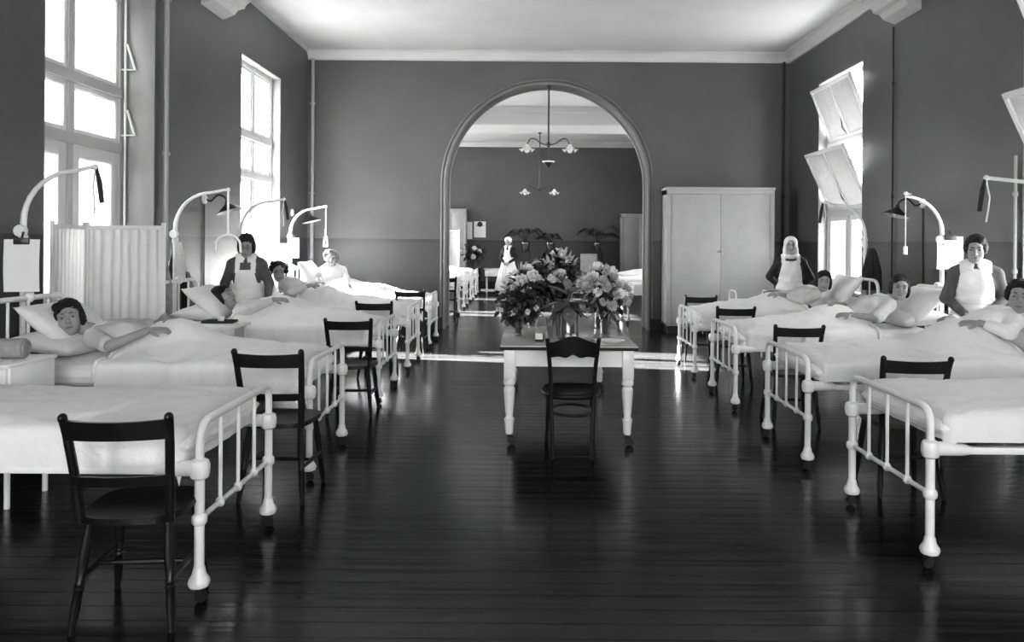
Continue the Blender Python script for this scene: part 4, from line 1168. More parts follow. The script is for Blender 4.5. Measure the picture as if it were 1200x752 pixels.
# ------------------------------------------------------------------ gooseneck wall lamps
def wall_lamp(x, y, z, s, reach, label, tilt):
    """s: +1 when the lamp reaches to +x"""
    r = empty('wall_lamp', (x, y, z), 0, label, 'lamp', 'gooseneck wall lamps')
    m = MB(); m.lathe([(.001, 0), (.06, 0), (.058, .02), (.035, .035), (.001, .04)], (0, 0, 0), 18, Matrix.Rotation(s * PI / 2, 3, 'Y'), cap=False); m.build('wall_rose', 'enamel', r)
    tip = Vector((s * reach, -.04, -.05))
    m = MB(); m.tube(spline([(s * .03, 0, 0), (s * reach * .3, 0, -.02), (s * reach * .6, -.02, .05), (s * reach * .9, -.04, .02), tuple(tip)], 6), .011, 8); m.build('gooseneck', 'iron_dark', r)
    M = Matrix.Rotation(R(tilt) * s, 3, 'Y')
    m = MB(); m.lathe([(.02, .03), (.025, 0), (.05, -.02), (.16, -.1), (.155, -.1), (.045, -.026), (.015, -.006)], tip, 24, M, cap=False)
    o = m.build('shade', 'iron_dark', r)
    m = MB(); m.lathe([(.152, -.1), (.044, -.029), (.012, -.012)], tip, 24, M, cap=False); m.build('shade_lining', 'lamp_white', o)
    m = MB(); m.ball(tip + M @ Vector((0, 0, -.07)), (.028, .028, .04), 12, 8); m.build('bulb', 'lamp_white', o)
    m = MB(); m.tube([(s * .012, 0, -.03), (s * .012, 0, -1.2)], .009, 6); m.build('conduit', 'iron_dark', r)
wall_lamp(XL, 9.12, 2.03, 1, .3, 'gooseneck lamp with dark conical shade on the wall beside the plain window', -18)
wall_lamp(XL, 12.55, 2.0, 1, .32, 'gooseneck lamp with dark shade on the wall near the arch corner', -14)
wall_lamp(XR, 8.92, 2.03, -1, .33, 'gooseneck lamp with dark conical shade above the patient under the chart', -14)

# ------------------------------------------------------------------ pendant lamps in and beyond the arch
def pendant(loc, ztop, label, weight):
    r = empty('pendant_lamp', loc, 0, label, 'lamp', 'two-armed pendant lamps')
    L = ztop - loc[2]
    m = MB(); m.tube([(0, 0, 0), (0, 0, L)], .016, 10); m.lathe([(.02, L - .05), (.06, L - .02), (.065, L)], (0, 0, 0), 14); m.build('rod', 'iron_dark', r)
    m = MB(); m.lathe([(.005, -.06), (.03, -.03), (.038, 0), (.03, .03), (.016, .05)], (0, 0, 0), 14); m.build('hub', 'iron_dark', r)
    for s in (-1, 1):
        m = MB(); m.tube(spline([(0, 0, -.005), (s * .12, 0, .02), (s * .24, 0, .1), (s * .33, 0, .1), (s * .385, 0, .0)], 7), .01, 8); a = m.build('arm', 'iron_dark', r)
        # frilled glass shade
        m = MB(); n = 36; vs = []; fs = []
        for j, (rr, z) in enumerate(((.025, .03), (.035, 0), (.06, -.04), (.1, -.075), (.125, -.085))):
            for i in range(n):
                t = 2 * PI * i / n; k = 1 + (.22 * math.cos(6 * t)) * (j / 4) ** 2; vs.append((s * .39 + rr * k * math.cos(t) , rr * k * math.sin(t), z - .02 + (.03 * math.cos(6 * t) * (j / 4) ** 2)))
        for j in range(4):
            for i in range(n): fs.append((j * n + i, j * n + (i + 1) % n, (j + 1) * n + (i + 1) % n, (j + 1) * n + i))
        m.add(vs, fs); q = m.build('shade', 'lamp_white', a, None); smooth_mesh(q.data, None)
        m = MB(); m.ball((s * .39, 0, -.1), .052, 14, 10); m.build('bulb', 'lamp_white', a)
    if weight:
        m = MB(); m.tube([(0, 0, -.03), (0, 0, -.32)], .006, 6); m.build('cord', 'iron_dark', r)
        m = MB(); m.lathe([(.004, -.42), (.06, -.36), (.105, -.31), (.09, -.31), (.02, -.3)], (0, 0, 0), 18); o = m.build('counterweight', 'iron_dark', r)
        m = MB(); m.lathe([(.1, -.32), (.115, -.305), (.115, -.295), (.1, -.3)], (0, 0, 0), 18); m.build('weight_rim', 'lamp_white', o)
pendant((.4, YA + .25, 3.3), ASP + math.sqrt(AR ** 2 - (.4 - ACX) ** 2) + .01, 'two-armed pendant lamp with white frilled shades hung in the arch', True)
pendant((.36, 20.2, 2.94), 4.46, 'two-armed pendant lamp with frilled shades hung from the beam beyond the arch', False)

# ------------------------------------------------------------------ room beyond the arch
def notice(x, z0, z1, w, label, motif):
    r = empty('wall_notice', (x, YF - .004, z0), 0, label, 'notice', 'notices on the far wall')
    m = MB(); m.box((-w / 2, -.012, 0), (w / 2, 0, z1 - z0)); m.build('board', 'paper', r, None)
    m = MB()
    h = z1 - z0
    if motif: m.lathe([(.001, 0), (.09, 0), (.09, .003), (.001, .003)], (0, -.012, h * .82), 16, Matrix.Rotation(PI / 2, 3, 'X'), cap=False); m.box((-.13, -.0145, h * .72), (.13, -.012, h * .76))
    else: m.box((-.012, -.015, h * .8), (.012, -.012, h * 1.0))
    m.build('print', 'ink', r, None)
notice(-2.02, 1.62, 2.2, .42, 'large white notice with a short dark mark on the far wall', False)
notice(-1.55, 1.68, 2.22, .4, 'white notice with a round dark emblem on the far wall', True)

def palm(loc, n, L, seed, label, potted=True):
    r = empty('potted_palm', loc, 0, label, 'plant', 'potted palms at the far wall'); rg = random.Random(seed)
    m = MB(); m.lathe([(.09, 0), (.1, .01), (.14, .22), (.155, .23), (.155, .27), (.13, .27), (.12, .22), (.001, .22)], (0, 0, 0), 18, cap=False); m.build('pot', 'copper_pot', r)
    for k in range(n):
        az = 2 * PI * (k + rg.uniform(-.2, .2)) / n; l = L * rg.uniform(.8, 1.1); up = rg.uniform(.5, 1.0)
        pts = [Vector((math.cos(az) * l * t, math.sin(az) * l * .45 * t, .25 + up * l * (2.7 * t - 2.0 * t * t))) for t in [i / 9 for i in range(10)]]
        m = MB(); m.tube(pts, [.008 - .0006 * i for i in range(10)], 5)
        for i in range(2, 10):
            D = (pts[i] - pts[i - 1]).normalized(); S = D.cross(Vector((0, 0, 1))).normalized()
            for s in (-1, 1): leaf(m, pts[i], D * .8 + S * s * .8 - Vector((0, 0, .55)), l * .34 * (1.15 - abs(i / 9 - .5)), .016, curl=.3)
        o = m.build('frond', 'leaf_dark', r, None); smooth_mesh(o.data, None)
# plant shelf along the far wall
def stand(x, y, h, label, w=.34):
    r = empty('plant_stand', (x, y, 0), 0, label, 'stand', 'plant stands at the far wall')
    m = MB(); m.cbox((-w / 2, -w / 2, h - .03), (w / 2, w / 2, h), .006); m.build('top', 'dark_wood', r)
    for sx in (-1, 1):
        for sy in (-1, 1):
            m = MB(); m.tube([(sx * (w / 2 - .04), sy * (w / 2 - .04), h - .03), (sx * (w / 2 - .02), sy * (w / 2 - .02), 0)], .016, 8); m.build('leg', 'dark_wood', r)
for i, (x, L, what) in enumerate(((0.0, .62, 'nearest the far nurse'), (.82, .45, 'between the other two palms'), (2.4, .8, 'beside the pale cupboard'))):
    stand(x, 25.2, 1.25, 'dark plant stand at the far wall ' + what)
    palm((x, 25.2, 1.25), 9, L, 40 + i, 'potted palm with arching fronds ' + what)
# dark cut flowers on a stand and a little white table beside the far nurse
stand(-1.62, 23.2, .75, 'dark stand carrying flowers beyond the arch', .5)
bq = bouquet((-1.62, 23.2, .75), 'dark bunch of flowers on a stand beyond the arch', 'flower_vase', .2, .055, (.42, .38, .3, .26), [('peony', 'petal_white', 5, 1, 1.4), ('peony', 'petal_dark', 6, 1, 1.4)], ['leaf_dark'], 21, 120, .04, .14, V2); bq['group'] = 'flowers beyond the arch'
def small_table(x, y, label):
    r = empty('small_table', (x, y, 0), 0, label, 'table')
    m = MB(); m.cbox((-.3, -.2, .7), (.3, .2, .73), .006); m.cbox((-.27, -.18, .5), (.27, .18, .7), .01); m.build('top', 'white_gloss', r)
    for sx in (-1, 1):
        for sy in (-1, 1):
            m = MB(); m.tube([(sx * .22, sy * .14, .5), (sx * .22, sy * .14, 0)], .02, 8); m.build('leg', 'white_gloss', r)
small_table(-.95, 23.0, 'small white table beside the nurse beyond the arch')
def armchair(x, y, mt, label, h):
    r = empty('armchair', (x, y, 0), 0, label, 'chair', 'armchairs at the far wall')
    m = MB(); pillow_shape(m, .56, .5, .14, 8, (0, 0, .4)); m.build('seat', mt, r, None)
    m = MB(); M = Matrix.Rotation(R(80), 3, 'X'); pillow_shape(m, .56, h - .4, .1, 8, (0, .24, (h + .4) / 2), M); m.build('backrest', mt, r, None)
    for s in (-1, 1):
        m = MB(); m.tube(fillet([(s * .3, -.22, 0), (s * .3, -.22, .62), (s * .3, .24, .66), (s * .3, .3, 0)], .06, 5), .022, 8); m.build('arm_frame', 'dark_wood', r)
armchair(2.05, 24.3, 'fawn_cloth', 'light upholstered chair at the far wall beyond the flowers', 1.18)
armchair(1.3, 24.4, 'dark_cloth', 'dark high-backed chair at the far wall behind the tall flowers', 1.15)
# white reflector lamp above the first bed beyond the arch
q = empty('stand_lamp', (3.05, 15.9, 0), 0, 'slim stand lamp with a white shade beyond the arch beside the cupboard-side beds', 'lamp')
m = MB(); m.lathe([(.14, 0), (.14, .015), (.03, .04), (.012, .05)], (0, 0, 0), 18); m.tube([(0, 0, .04), (0, 0, 1.75), (-.1, 0, 1.86), (-.3, 0, 1.88)], .01, 8); m.build('pole', 'iron_dark', q)
m = MB(); m.lathe([(.02, .04), (.05, .03), (.14, -.04), (.135, -.045), (.045, .022)], (-.34, 0, 1.88), 20, Matrix.Rotation(R(12), 3, 'Y'), cap=False); m.build('shade', 'lamp_white', q)

# ------------------------------------------------------------------ people: signed-distance bodies turned into one skin each
class SDF:
    def __init__(s, lo, hi, vox):
        s.lo = np.array(lo, dtype=np.float32); s.vox = vox
        s.n = np.maximum(4, np.ceil((np.array(hi) - np.array(lo)) / vox).astype(int) + 1)
        s.d = np.full(tuple(s.n), 1.0, dtype=np.float32)
    def block(s, lo, hi):
        a = np.clip(np.floor((np.array(lo) - s.lo) / s.vox).astype(int), 0, s.n); b = np.clip(np.ceil((np.array(hi) - s.lo) / s.vox).astype(int) + 1, 0, s.n)
        if np.any(b <= a): return None
        g = [(np.arange(a[i], b[i], dtype=np.float32) * s.vox + s.lo[i]) for i in range(3)]
        P = np.stack(np.meshgrid(*g, indexing='ij'), -1)
        return (slice(a[0], b[0]), slice(a[1], b[1]), slice(a[2], b[2])), P
    def put(s, sl, e, k, sub=False):
        d = s.d[sl]
        if sub:
            e = -e
            h = np.clip(.5 - .5 * (e - d) / -k, 0, 1) if False else np.clip(.5 + .5 * (e - d) / k, 0, 1)
            s.d[sl] = d * (1 - h) + e * h + k * h * (1 - h)
        else:
            h = np.clip(.5 + .5 * (e - d) / k, 0, 1)
            s.d[sl] = e * (1 - h) + d * h - k * h * (1 - h)
    def cap(s, p0, p1, r0, r1, k=.02):
        p0 = np.array(p0, dtype=np.float32); p1 = np.array(p1, dtype=np.float32); m = max(r0, r1) + k + .03
        q = s.block(np.minimum(p0, p1) - m, np.maximum(p0, p1) + m)
        if q is None: return
        sl, P = q; ba = p1 - p0; pa = P - p0; h = np.clip(pa @ ba / max(1e-9, ba @ ba), 0, 1)
        e = np.sqrt(((pa - h[..., None] * ba) ** 2).sum(-1)) - (r0 + (r1 - r0) * h); s.put(sl, e, k)
    def ell(s, c, r, M=None, k=.02, sub=False):
        c = np.array(c, dtype=np.float32); r = np.array(r, dtype=np.float32); m = float(r.max()) + k + .03
        q = s.block(c - m, c + m)
        if q is None: return
        sl, P = q; L = P - c
        if M is not None: L = L @ np.array(M, dtype=np.float32)     # columns of M are the local axes
        k0 = np.sqrt(((L / r) ** 2).sum(-1)); k1 = np.sqrt(((L / (r * r)) ** 2).sum(-1))
        s.put(sl, k0 * (k0 - 1) / np.maximum(k1, 1e-6), k, sub)
    def mesh(s, name, mt, disp=None):
        d = s.d; S = d < 0
        c = np.zeros(tuple(s.n - 1), dtype=np.int8)
        for i in (0, 1):
            for j in (0, 1):
                for l in (0, 1): c += S[i:s.n[0] - 1 + i, j:s.n[1] - 1 + j, l:s.n[2] - 1 + l]
        act = np.argwhere((c > 0) & (c < 8)); idx = -np.ones(tuple(s.n - 1), dtype=np.int64); idx[tuple(act.T)] = np.arange(len(act))
        acc = np.zeros((len(act), 3)); cnt = np.zeros(len(act))
        corners = [(i, j, l) for i in (0, 1) for j in (0, 1) for l in (0, 1)]
        for a in corners:
            for ax in range(3):
                if a[ax]: continue
                b = list(a); b[ax] = 1
                da = d[act[:, 0] + a[0], act[:, 1] + a[1], act[:, 2] + a[2]]; db = d[act[:, 0] + b[0], act[:, 1] + b[1], act[:, 2] + b[2]]
                x = (da < 0) != (db < 0); t = np.where(x, da / np.where(x, da - db, 1), 0)
                p = np.tile(np.array(a, dtype=float), (len(act), 1)); p[:, ax] += t; acc += p * x[:, None]; cnt += x
        V = (act + acc / cnt[:, None]) * s.vox + s.lo
        F = []
        for ax in range(3):
            o = [1 if k == ax else 0 for k in range(3)]
            A = S[:s.n[0] - o[0], :s.n[1] - o[1], :s.n[2] - o[2]]; B = S[o[0]:, o[1]:, o[2]:]
            e = np.argwhere(A != B); u, v = (ax + 1) % 3, (ax + 2) % 3
            ok = (e[:, u] > 0) & (e[:, v] > 0) & (e[:, u] < s.n[u] - 1) & (e[:, v] < s.n[v] - 1); e = e[ok]
            def cell(du, dv):
                q = e.copy(); q[:, u] -= du; q[:, v] -= dv; return idx[q[:, 0], q[:, 1], q[:, 2]]
            quad = np.stack([cell(1, 1), cell(0, 1), cell(0, 0), cell(1, 0)], 1)
            fl = A[tuple(e.T)]; quad[~fl] = quad[~fl][:, ::-1]; F.append(quad)
        F = np.concatenate(F)
        if disp is not None: V = disp(V)
        me = bpy.data.meshes.new(name); me.vertices.add(len(V)); me.vertices.foreach_set('co', V.astype(np.float32).ravel())
        me.loops.add(len(F) * 4); me.loops.foreach_set('vertex_index', F.astype(np.int32).ravel())
        me.polygons.add(len(F)); me.polygons.foreach_set('loop_start', np.arange(0, len(F) * 4, 4, dtype=np.int32))
        me.update(calc_edges=True); me.materials.append(MATS[mt]); smooth_mesh(me, None)
        return me, V, F

def np3(v): return np.array(v, dtype=float)
def frame(up, right):
    u = np3(up); u /= np.linalg.norm(u); r = np3(right); r -= u * (r @ u); r /= np.linalg.norm(r)
    f = np.cross(u, r); return np.stack([r, f, u], 1)      # columns right, forward, up
def hframe(fwd, up):
    f = np3(fwd); f /= np.linalg.norm(f); u = np3(up); u -= f * (u @ f); u /= np.linalg.norm(u)
    return np.stack([np.cross(f, u), f, u], 1)

def patch(me_src, V, F, pred, off, name, mt, thick=.006):
    """a piece of cloth lifted off a surface: the faces whose centres satisfy pred"""
    C = V[F].mean(1); ok = pred(C)
    F2 = F[ok]
    if len(F2) == 0: return None
    nrm = np.zeros_like(V); fn = np.cross(V[F[:, 2]] - V[F[:, 0]], V[F[:, 3]] - V[F[:, 1]])
    for k in range(4): np.add.at(nrm, F[:, k], fn)
    nrm /= np.maximum(np.linalg.norm(nrm, axis=1, keepdims=True), 1e-9)
    use = np.unique(F2); mp = -np.ones(len(V), dtype=int); mp[use] = np.arange(len(use))
    top = V[use] + nrm[use] * off; bot = V[use] + nrm[use] * (off - thick)
    Q = mp[F2]; n = len(use)
    E = {}
    for q in Q:
        for k in range(4):
            a, b = int(q[k]), int(q[(k + 1) % 4]); E[(a, b)] = E.get((a, b), 0) + 1
    rim = [(a, b) for (a, b) in E if (b, a) not in E]
    faces = [tuple(map(int, q)) for q in Q] + [tuple(int(i) + n for i in q[::-1]) for q in Q] + [(b, a, a + n, b + n) for a, b in rim]
    me = bpy.data.meshes.new(name); me.from_pydata([tuple(v) for v in np.concatenate([top, bot])], [], faces)
    me.materials.append(MATS[mt]); smooth_mesh(me, None); return me

def head_prims(S, H, hc, sc=1.0, k=.012):
    P = lambda x, y, z: np3(hc) + H @ (np3((x, y, z)) * sc)
    e = lambda c, r, kk=k, sub=False: S.ell(P(*c), np3(r) * sc, H, kk, sub)
    e((0, -.014, .03), (.073, .093, .086)); e((0, .03, -.03), (.059, .06, .078), .02); e((0, .038, -.078), (.043, .043, .034), .02); e((0, .066, -.098), (.018, .016, .015))
    for s in (-1, 1):
        e((s * .034, .062, -.03), (.024, .022, .026), .016); e((s * .075, -.012, -.008), (.009, .019, .03), .006)
    e((0, .083, .026), (.05, .012, .011), .012)
    for s in (-1, 1): e((s * .031, .1, .004), (.018, .016, .012), .01, True)
    S.cap(P(0, .088, .014), P(0, .11, -.03), .007 * sc, .012 * sc, .008)
    for s in (-1, 1): e((s * .011, .098, -.034), (.008, .009, .007), .006)
    e((0, .088, -.058), (.023, .009, .006), .005); e((0, .086, -.07), (.019, .009, .006), .005); e((0, .1, -.0635), (.022, .01, .0018), .003, True)
    return P

def face_parts(P, H, sc, root, hair_mt, glasses=False):
    MM = Matrix([[float(H[i][j]) for j in range(3)] for i in range(3)])
    for s in (-1, 1):
        m = MB(); m.ball(P(s * .031, .079, .004), np3((.0125, .0125, .0095)) * sc, 12, 8, MM)
        m.mi(1); m.ball(P(s * .031, .0885, .003), np3((.0062, .004, .0062)) * sc, 10, 6, MM); m.build('eye', ['eye_white', 'black'], root, None)
        m = MB(); m.tube([P(s * .013, .093, .0265), P(s * .03, .091, .0295), P(s * .048, .077, .0235)], [.003 * sc, .0036 * sc, .0022 * sc], 6); m.build('eyebrow', hair_mt, root)
    m = MB(); m.tube([P(-.022, .088, -.063), P(-.008, .0975, -.062), P(.008, .0975, -.062), P(.022, .088, -.063)], [.003 * sc, .0052 * sc, .0052 * sc, .003 * sc], 6); m.build('lips', 'lips', root)
    if glasses:
        m = MB()
        for s in (-1, 1):
            m.tube([P(s * .032 + .021 * math.cos(t), .104, .003 + .018 * math.sin(t)) for t in [2 * PI * i / 16 for i in range(16)]], .0018, 5, closed=True); m.tube([P(s * .053, .102, .006), P(s * .077, .0, .004)], .0016, 5)
        m.tube([P(-.011, .105, .006), P(.011, .105, .006)], .0018, 5); m.build('spectacles', 'iron_dark', root)

def hand(S, w, d, n, side, curl=.5, sc=1.0):
    d = np3(d) / np.linalg.norm(d); n = np3(n); n = n - d * (n @ d); n /= np.linalg.norm(n); sd = np.cross(d, n); w = np3(w); M = np.stack([sd, n, d], 1)
    S.ell(w + d * .045 * sc, np3((.038, .014, .05)) * sc, M, .012)
    for i, L in enumerate((.056, .07, .076, .066)):
        b = w + d * .082 * sc + sd * side * (-.03 + .0195 * i) * sc; L *= sc
        p1 = b + (d * (1 - .3 * curl) + n * curl * .55) * L * .5; p2 = p1 + (d * (1 - .8 * curl) + n * curl) * L * .5
        S.cap(b - d * .02, p1, .0088 * sc, .0082 * sc, .003); S.cap(p1, p2, .0082 * sc, .0068 * sc, .002)
    b = w + d * .025 * sc + sd * side * .03 * sc; p1 = b + (d * .6 + sd * side * .65 + n * .3) * .035 * sc; p2 = p1 + (d * .85 + sd * side * .15 + n * .35) * .032 * sc
    S.cap(b, p1, .012 * sc, .0098 * sc, .006); S.cap(p1, p2, .0098 * sc, .0078 * sc, .003)

def torso(S, J, g, k=.035):
    """g: how far the surface is puffed out beyond the body"""
    M = J['M']; p = np3(J['pelvis']); c = np3(J['neck']); L = np.linalg.norm(c - p); u = M[:, 2]
    at = lambda t, x=0, y=0: p + (c - p) * t + M[:, 0] * x + M[:, 1] * y
    S.ell(at(0), (.165 + g, .115 + g, .13 + g), M, k); S.ell(at(.33), (.13 + g, .098 + g, .16 + g), M, k)
    S.ell(at(.64, 0, .0), (.152 + g, .1 + g, .17 + g), M, k); S.ell(at(.84, 0, -.01), (.15 + g, .08 + g, .085 + g), M, k)
    for s in (-1, 1): S.ell(at(.62, s * .062, .062), (.062 + g, .046 + g, .066 + g), M, .05)
    for s, key in ((-1, 'L'), (1, 'R')): S.cap(at(.92, s * .05, -.01), J['sh' + key], .046 + g, .046 + g, k)

def make_person(label, J, gown='gown', hair='bob', hair_mt='hair_dark', sleeve=1.0, kind='patient', vox=.006, hsc=1.08, glasses=False, face=True, apron=None, flare=.3, skirt=.12):
    base = Vector((float(J['pelvis'][0]), float(J['pelvis'][1]), 0.0 if kind == 'nurse' else float(J['pelvis'][2]) - .1))
    root = empty('person', base, 0, label, 'person')
    pts = np.array([J[k] for k in J if k[:2] in ('pe', 'ne', 'he', 'sh', 'el', 'wr', 'kn', 'an', 'hi') and k not in ('headf', 'headu')], dtype=float)
    lo, hi = pts.min(0) - .24, pts.max(0) + .24
    b3 = np3(base)
    def addpart(name, me):
        if me is None: return None
        o = obj(name, me, root); o.location = -base; return o
    M = J['M']; H = J['H']; hc = np3(J['head'])
    # --- one continuous body
    S = SDF(lo, hi, vox); torso(S, J, -.006)
    for q in 'LR':
        S.cap(J['sh' + q], J['el' + q], .046, .037, .02); S.cap(J['el' + q], J['wr' + q], .037, .024, .012)
        S.cap(J['hip' + q], J['kn' + q], .08, .052, .03); S.cap(J['kn' + q], J['an' + q], .05, .033, .015)
        f = np3(J.get('foot', M[:, 1])); S.cap(J['an' + q], np3(J['an' + q]) + f * .13 - np3((0, 0, .045)) * (1 if kind == 'nurse' else 0), .036, .026, .02)
    nb = np3(J['neck']) - M[:, 2] * .02
    S.cap(nb, hc + H @ np3((0, -.015, -.05)) * hsc, .05, .047, .02)
    P = head_prims(S, H, hc, hsc)
    for q, sd in (('L', 1), ('R', -1)):
        if 'hd' + q in J: hand(S, J['wr' + q], J['hd' + q], J['hn' + q], sd, J.get('curl', .5))
    me, V, F = S.mesh('body', 'skin'); addpart('body', me)
    if face:
        fr = MB
        tmp = empty('tmp'); face_parts(P, H, hsc, tmp, hair_mt, glasses)
        for c in kids(tmp): c.parent = root; c.location = -base
        bpy.data.objects.remove(tmp)
    # --- hair
    if hair:
        hl, hh = hc - .2, hc + .2; S = SDF(hl, hh, .0055)
        e = lambda c, r, k=.015, sub=False: S.ell(P(*c), np3(r) * hsc, H, k, sub)
        e((0, -.022, .04), (.08, .096, .086))
        if hair == 'bob':
            for s in (-1, 1): e((s * .066, -.02, -.025), (.026, .06, .065), .02)
            e((0, -.07, -.03), (.07, .045, .065), .02); e((.03, .055, .075), (.05, .04, .035), .02)
        elif hair == 'bun':
            for s in (-1, 1): e((s * .06, -.005, .012), (.03, .055, .05), .02)
            e((0, -.1, -.02), (.05, .04, .045), .015); e((-.02, .05, .085), (.05, .04, .03), .02)
        elif hair == 'curly':
            rg = random.Random(4)
            for q in range(26):
                a = rg.uniform(0, 6.28); z = rg.uniform(-.02, .11); rr = .088 * math.sqrt(max(.05, 1 - (max(0, z - .03) / .09) ** 2))
                x, y = rr * math.cos(a), rr * 1.1 * math.sin(a) - .02
                if y > .045 and z < .065: continue
                e((x, y, z), (.026, .026, .024), .008)
        elif hair == 'cap':
            e((0, -.02, .055), (.098, .112, .082), .02); e((0, -.07, .03), (.085, .075, .08), .02)
        e((0, .1, -.03), (.061, .085, .1), .012, True)
        def dsp(V):
            if hair == 'cap': return V
            L = (V - hc) @ H; r = np.linalg.norm(L, axis=1, keepdims=True)
            w = np.array([noise.noise(Vector((float(q[0]) * 30 + 3 * math.sin(q[2] * 60), float(q[1]) * 30, float(q[2]) * 70))) for q in L])
            return V + (V - hc) / np.maximum(r, 1e-4) * (w * .006)[:, None]
        me, V2, F2 = S.mesh('hair', hair_mt, dsp); addpart('hair' if hair != 'cap' else 'cap', me)
    # --- clothing
    if kind == 'patient':
        S = SDF(lo, hi, .008); torso(S, J, .012)
        for q in 'LR':
            a = np3(J['sh' + q]); b = np3(J['el' + q]); w = np3(J['wr' + q])
            if sleeve >= 1: S.cap(a, b, .058, .05, .025); S.cap(b, b + (w - b) * (sleeve - 1), .049, .04, .015)
            else: S.cap(a, a + (b - a) * sleeve, .06, .058, .025)
        cut = J['neck'] + M[:, 2] * .075 + M[:, 1] * .03; S.ell(cut, (.07, .09, .075), M, .01, True)
        def fold(V):
            n = np.array([noise.noise(Vector((float(v[0]) * 9, float(v[1]) * 9, float(v[2]) * 9))) for v in V]); n2 = np.array([noise.noise(Vector((float(v[0]) * 22, float(v[1]) * 22, float(v[2]) * 22))) for v in V])
            C = np3(J['neck']) * .4 + np3(J['pelvis']) * .6; D = V - C; D /= np.maximum(np.linalg.norm(D, axis=1, keepdims=True), 1e-6)
            return V + D * (n * .010 + n2 * .005)[:, None]
        me, V3, F3 = S.mesh('nightgown', gown, fold); addpart('nightgown', me)
        loc = lambda C: (C - np3(J['neck'])) @ M
        def collar(C):
            q = loc(C); return (q[:, 2] > -.075) & (np.abs(q[:, 0]) < .085) & (q[:, 1] > -.09) & (q[:, 2] < .1)
        addpart('collar', patch(me, V3, F3, collar, .007, 'collar', 'linen'))
    else:
        S = SDF(lo - np3((.12, .12, 0)), hi + np3((.12, .12, 0)), .008); torso(S, J, .014)
        for q in 'LR':
            a = np3(J['sh' + q]); b = np3(J['el' + q]); w = np3(J['wr' + q])
            pass
        pz = np3(J['pelvis']); n = 9
        for i in range(n):
            t0, t1 = i / n, (i + 1) / n; zt = pz[2] + .1; zb = skirt
            a = np3((pz[0], pz[1], zt + (zb - zt) * t0)); b = np3((pz[0], pz[1], zt + (zb - zt) * t1))
            S.cap(a, b, .112 + (flare - .112) * t0 ** .75, .112 + (flare - .112) * t1 ** .75, .03)
        S.d[:, :, :max(1, int((skirt - lo[2]) / .008))] = .02
        core = S.d.copy()
        for q in 'LR':
            a = np3(J['sh' + q]); b = np3(J['el' + q]); w = np3(J['wr' + q])
            S.cap(a, b, .058, .05, .03); S.cap(b, b + (w - b) * .92, .049, .036, .02)
        S.ell(np3(J['neck']) + M[:, 2] * .07 + M[:, 1] * .02, (.068, .085, .07), M, .01, True)
        fwd = M[:, 1]
        def fold(V):
            r = V[:, :2] - pz[:2]; th = np.arctan2(r[:, 1], r[:, 0]); t = np.clip((pz[2] - V[:, 2]) / .7, 0, 1)
            am = .016 * t ** .6; k = am * np.cos(th * 17 + 1.5 * np.sin(th * 3)) + am * .6 * np.cos(th * 9 + 1)
            V = V.copy(); rl = np.maximum(np.linalg.norm(r, axis=1), 1e-4); V[:, :2] += r / rl[:, None] * k[:, None]
            n = np.array([noise.noise(Vector((float(v[0]) * 11, float(v[1]) * 11, float(v[2]) * 7))) for v in V]); V[:, :2] += r / rl[:, None] * (n * .007)[:, None]
            return V
        me, V3, F3 = S.mesh('dress', gown, fold); addpart('dress', me)
        S.d = core; S.ell(np3(J['neck']) + M[:, 2] * .07 + M[:, 1] * .02, (.068, .085, .07), M, .01, True)
        tm, V3, F3 = S.mesh('core', gown, fold); bpy.data.meshes.remove(tm)
        loc = lambda C: (C - np3(J['neck'])) @ M
        wz = pz[2] + .14
        bibw, bibtop = apron['bib'], apron['top']
        def bib(C):
            q = loc(C); return (C[:, 2] > wz - .03) & (q[:, 1] > 0) & (np.abs(q[:, 0]) < bibw - .035 * np.clip((q[:, 2] - bibtop + .2) / .2, 0, 1)) & (q[:, 2] < bibtop)
        addpart('apron_bib', patch(me, V3, F3, bib, .011, 'apron_bib', 'linen'))
        def straps(C):
            q = loc(C); return (C[:, 2] > wz + .1) & (np.abs(np.abs(q[:, 0]) - (bibw - .045)) < .024) & (q[:, 2] >= bibtop - .03) & (q[:, 2] < .08)
        addpart('apron_strap', patch(me, V3, F3, straps, .012, 'apron_strap', 'linen'))
        def skirt_(C):
            q = loc(C); a = np.arctan2(q[:, 0], q[:, 1]); return (C[:, 2] < wz) & (C[:, 2] > skirt + apron.get('hem', .1)) & (np.abs(a) < R(112))
        addpart('apron_skirt', patch(me, V3, F3, skirt_, .016, 'apron_skirt', 'linen'))
        def band(C):
            q = loc(C); return (np.abs(C[:, 2] - wz) < .028)
        addpart('waistband', patch(me, V3, F3, band, .0175, 'waistband', 'linen'))
        if apron.get('collar', True):
            def collar(C):
                q = loc(C); return (np.hypot(q[:, 0], q[:, 1] - .01) < .108 - .02 * (q[:, 2] < -.05)) & (q[:, 2] > -.09) & (q[:, 2] < .1) & ~((q[:, 1] > 0) & (np.abs(q[:, 0]) < .012 + .35 * np.maximum(0, -.02 - q[:, 2])))
            addpart('collar', patch(me, V3, F3, collar, .016, 'collar', 'linen'))
        # veil
        if apron.get('veil'):
            S = SDF(hc - .28, hc + .28, .006)
            e = lambda c, r, k=.02, sub=False: S.ell(P(*c), np3(r) * hsc, H, k, sub)
            e((0, -.02, .042), (.085, .1, .084)); e((0, -.05, -.06), (.092, .066, .13), .03)
            for s in (-1, 1): e((s * .07, -.005, -.08), (.026, .045, .085), .03)
            e((0, .03, -.14), (.085, .07, .035), .03)
            e((0, .115, -.02), (.066, .115, .1), .01, True)
            me2, V4, F4 = S.mesh('veil', 'linen'); addpart('veil', me2)
    return root

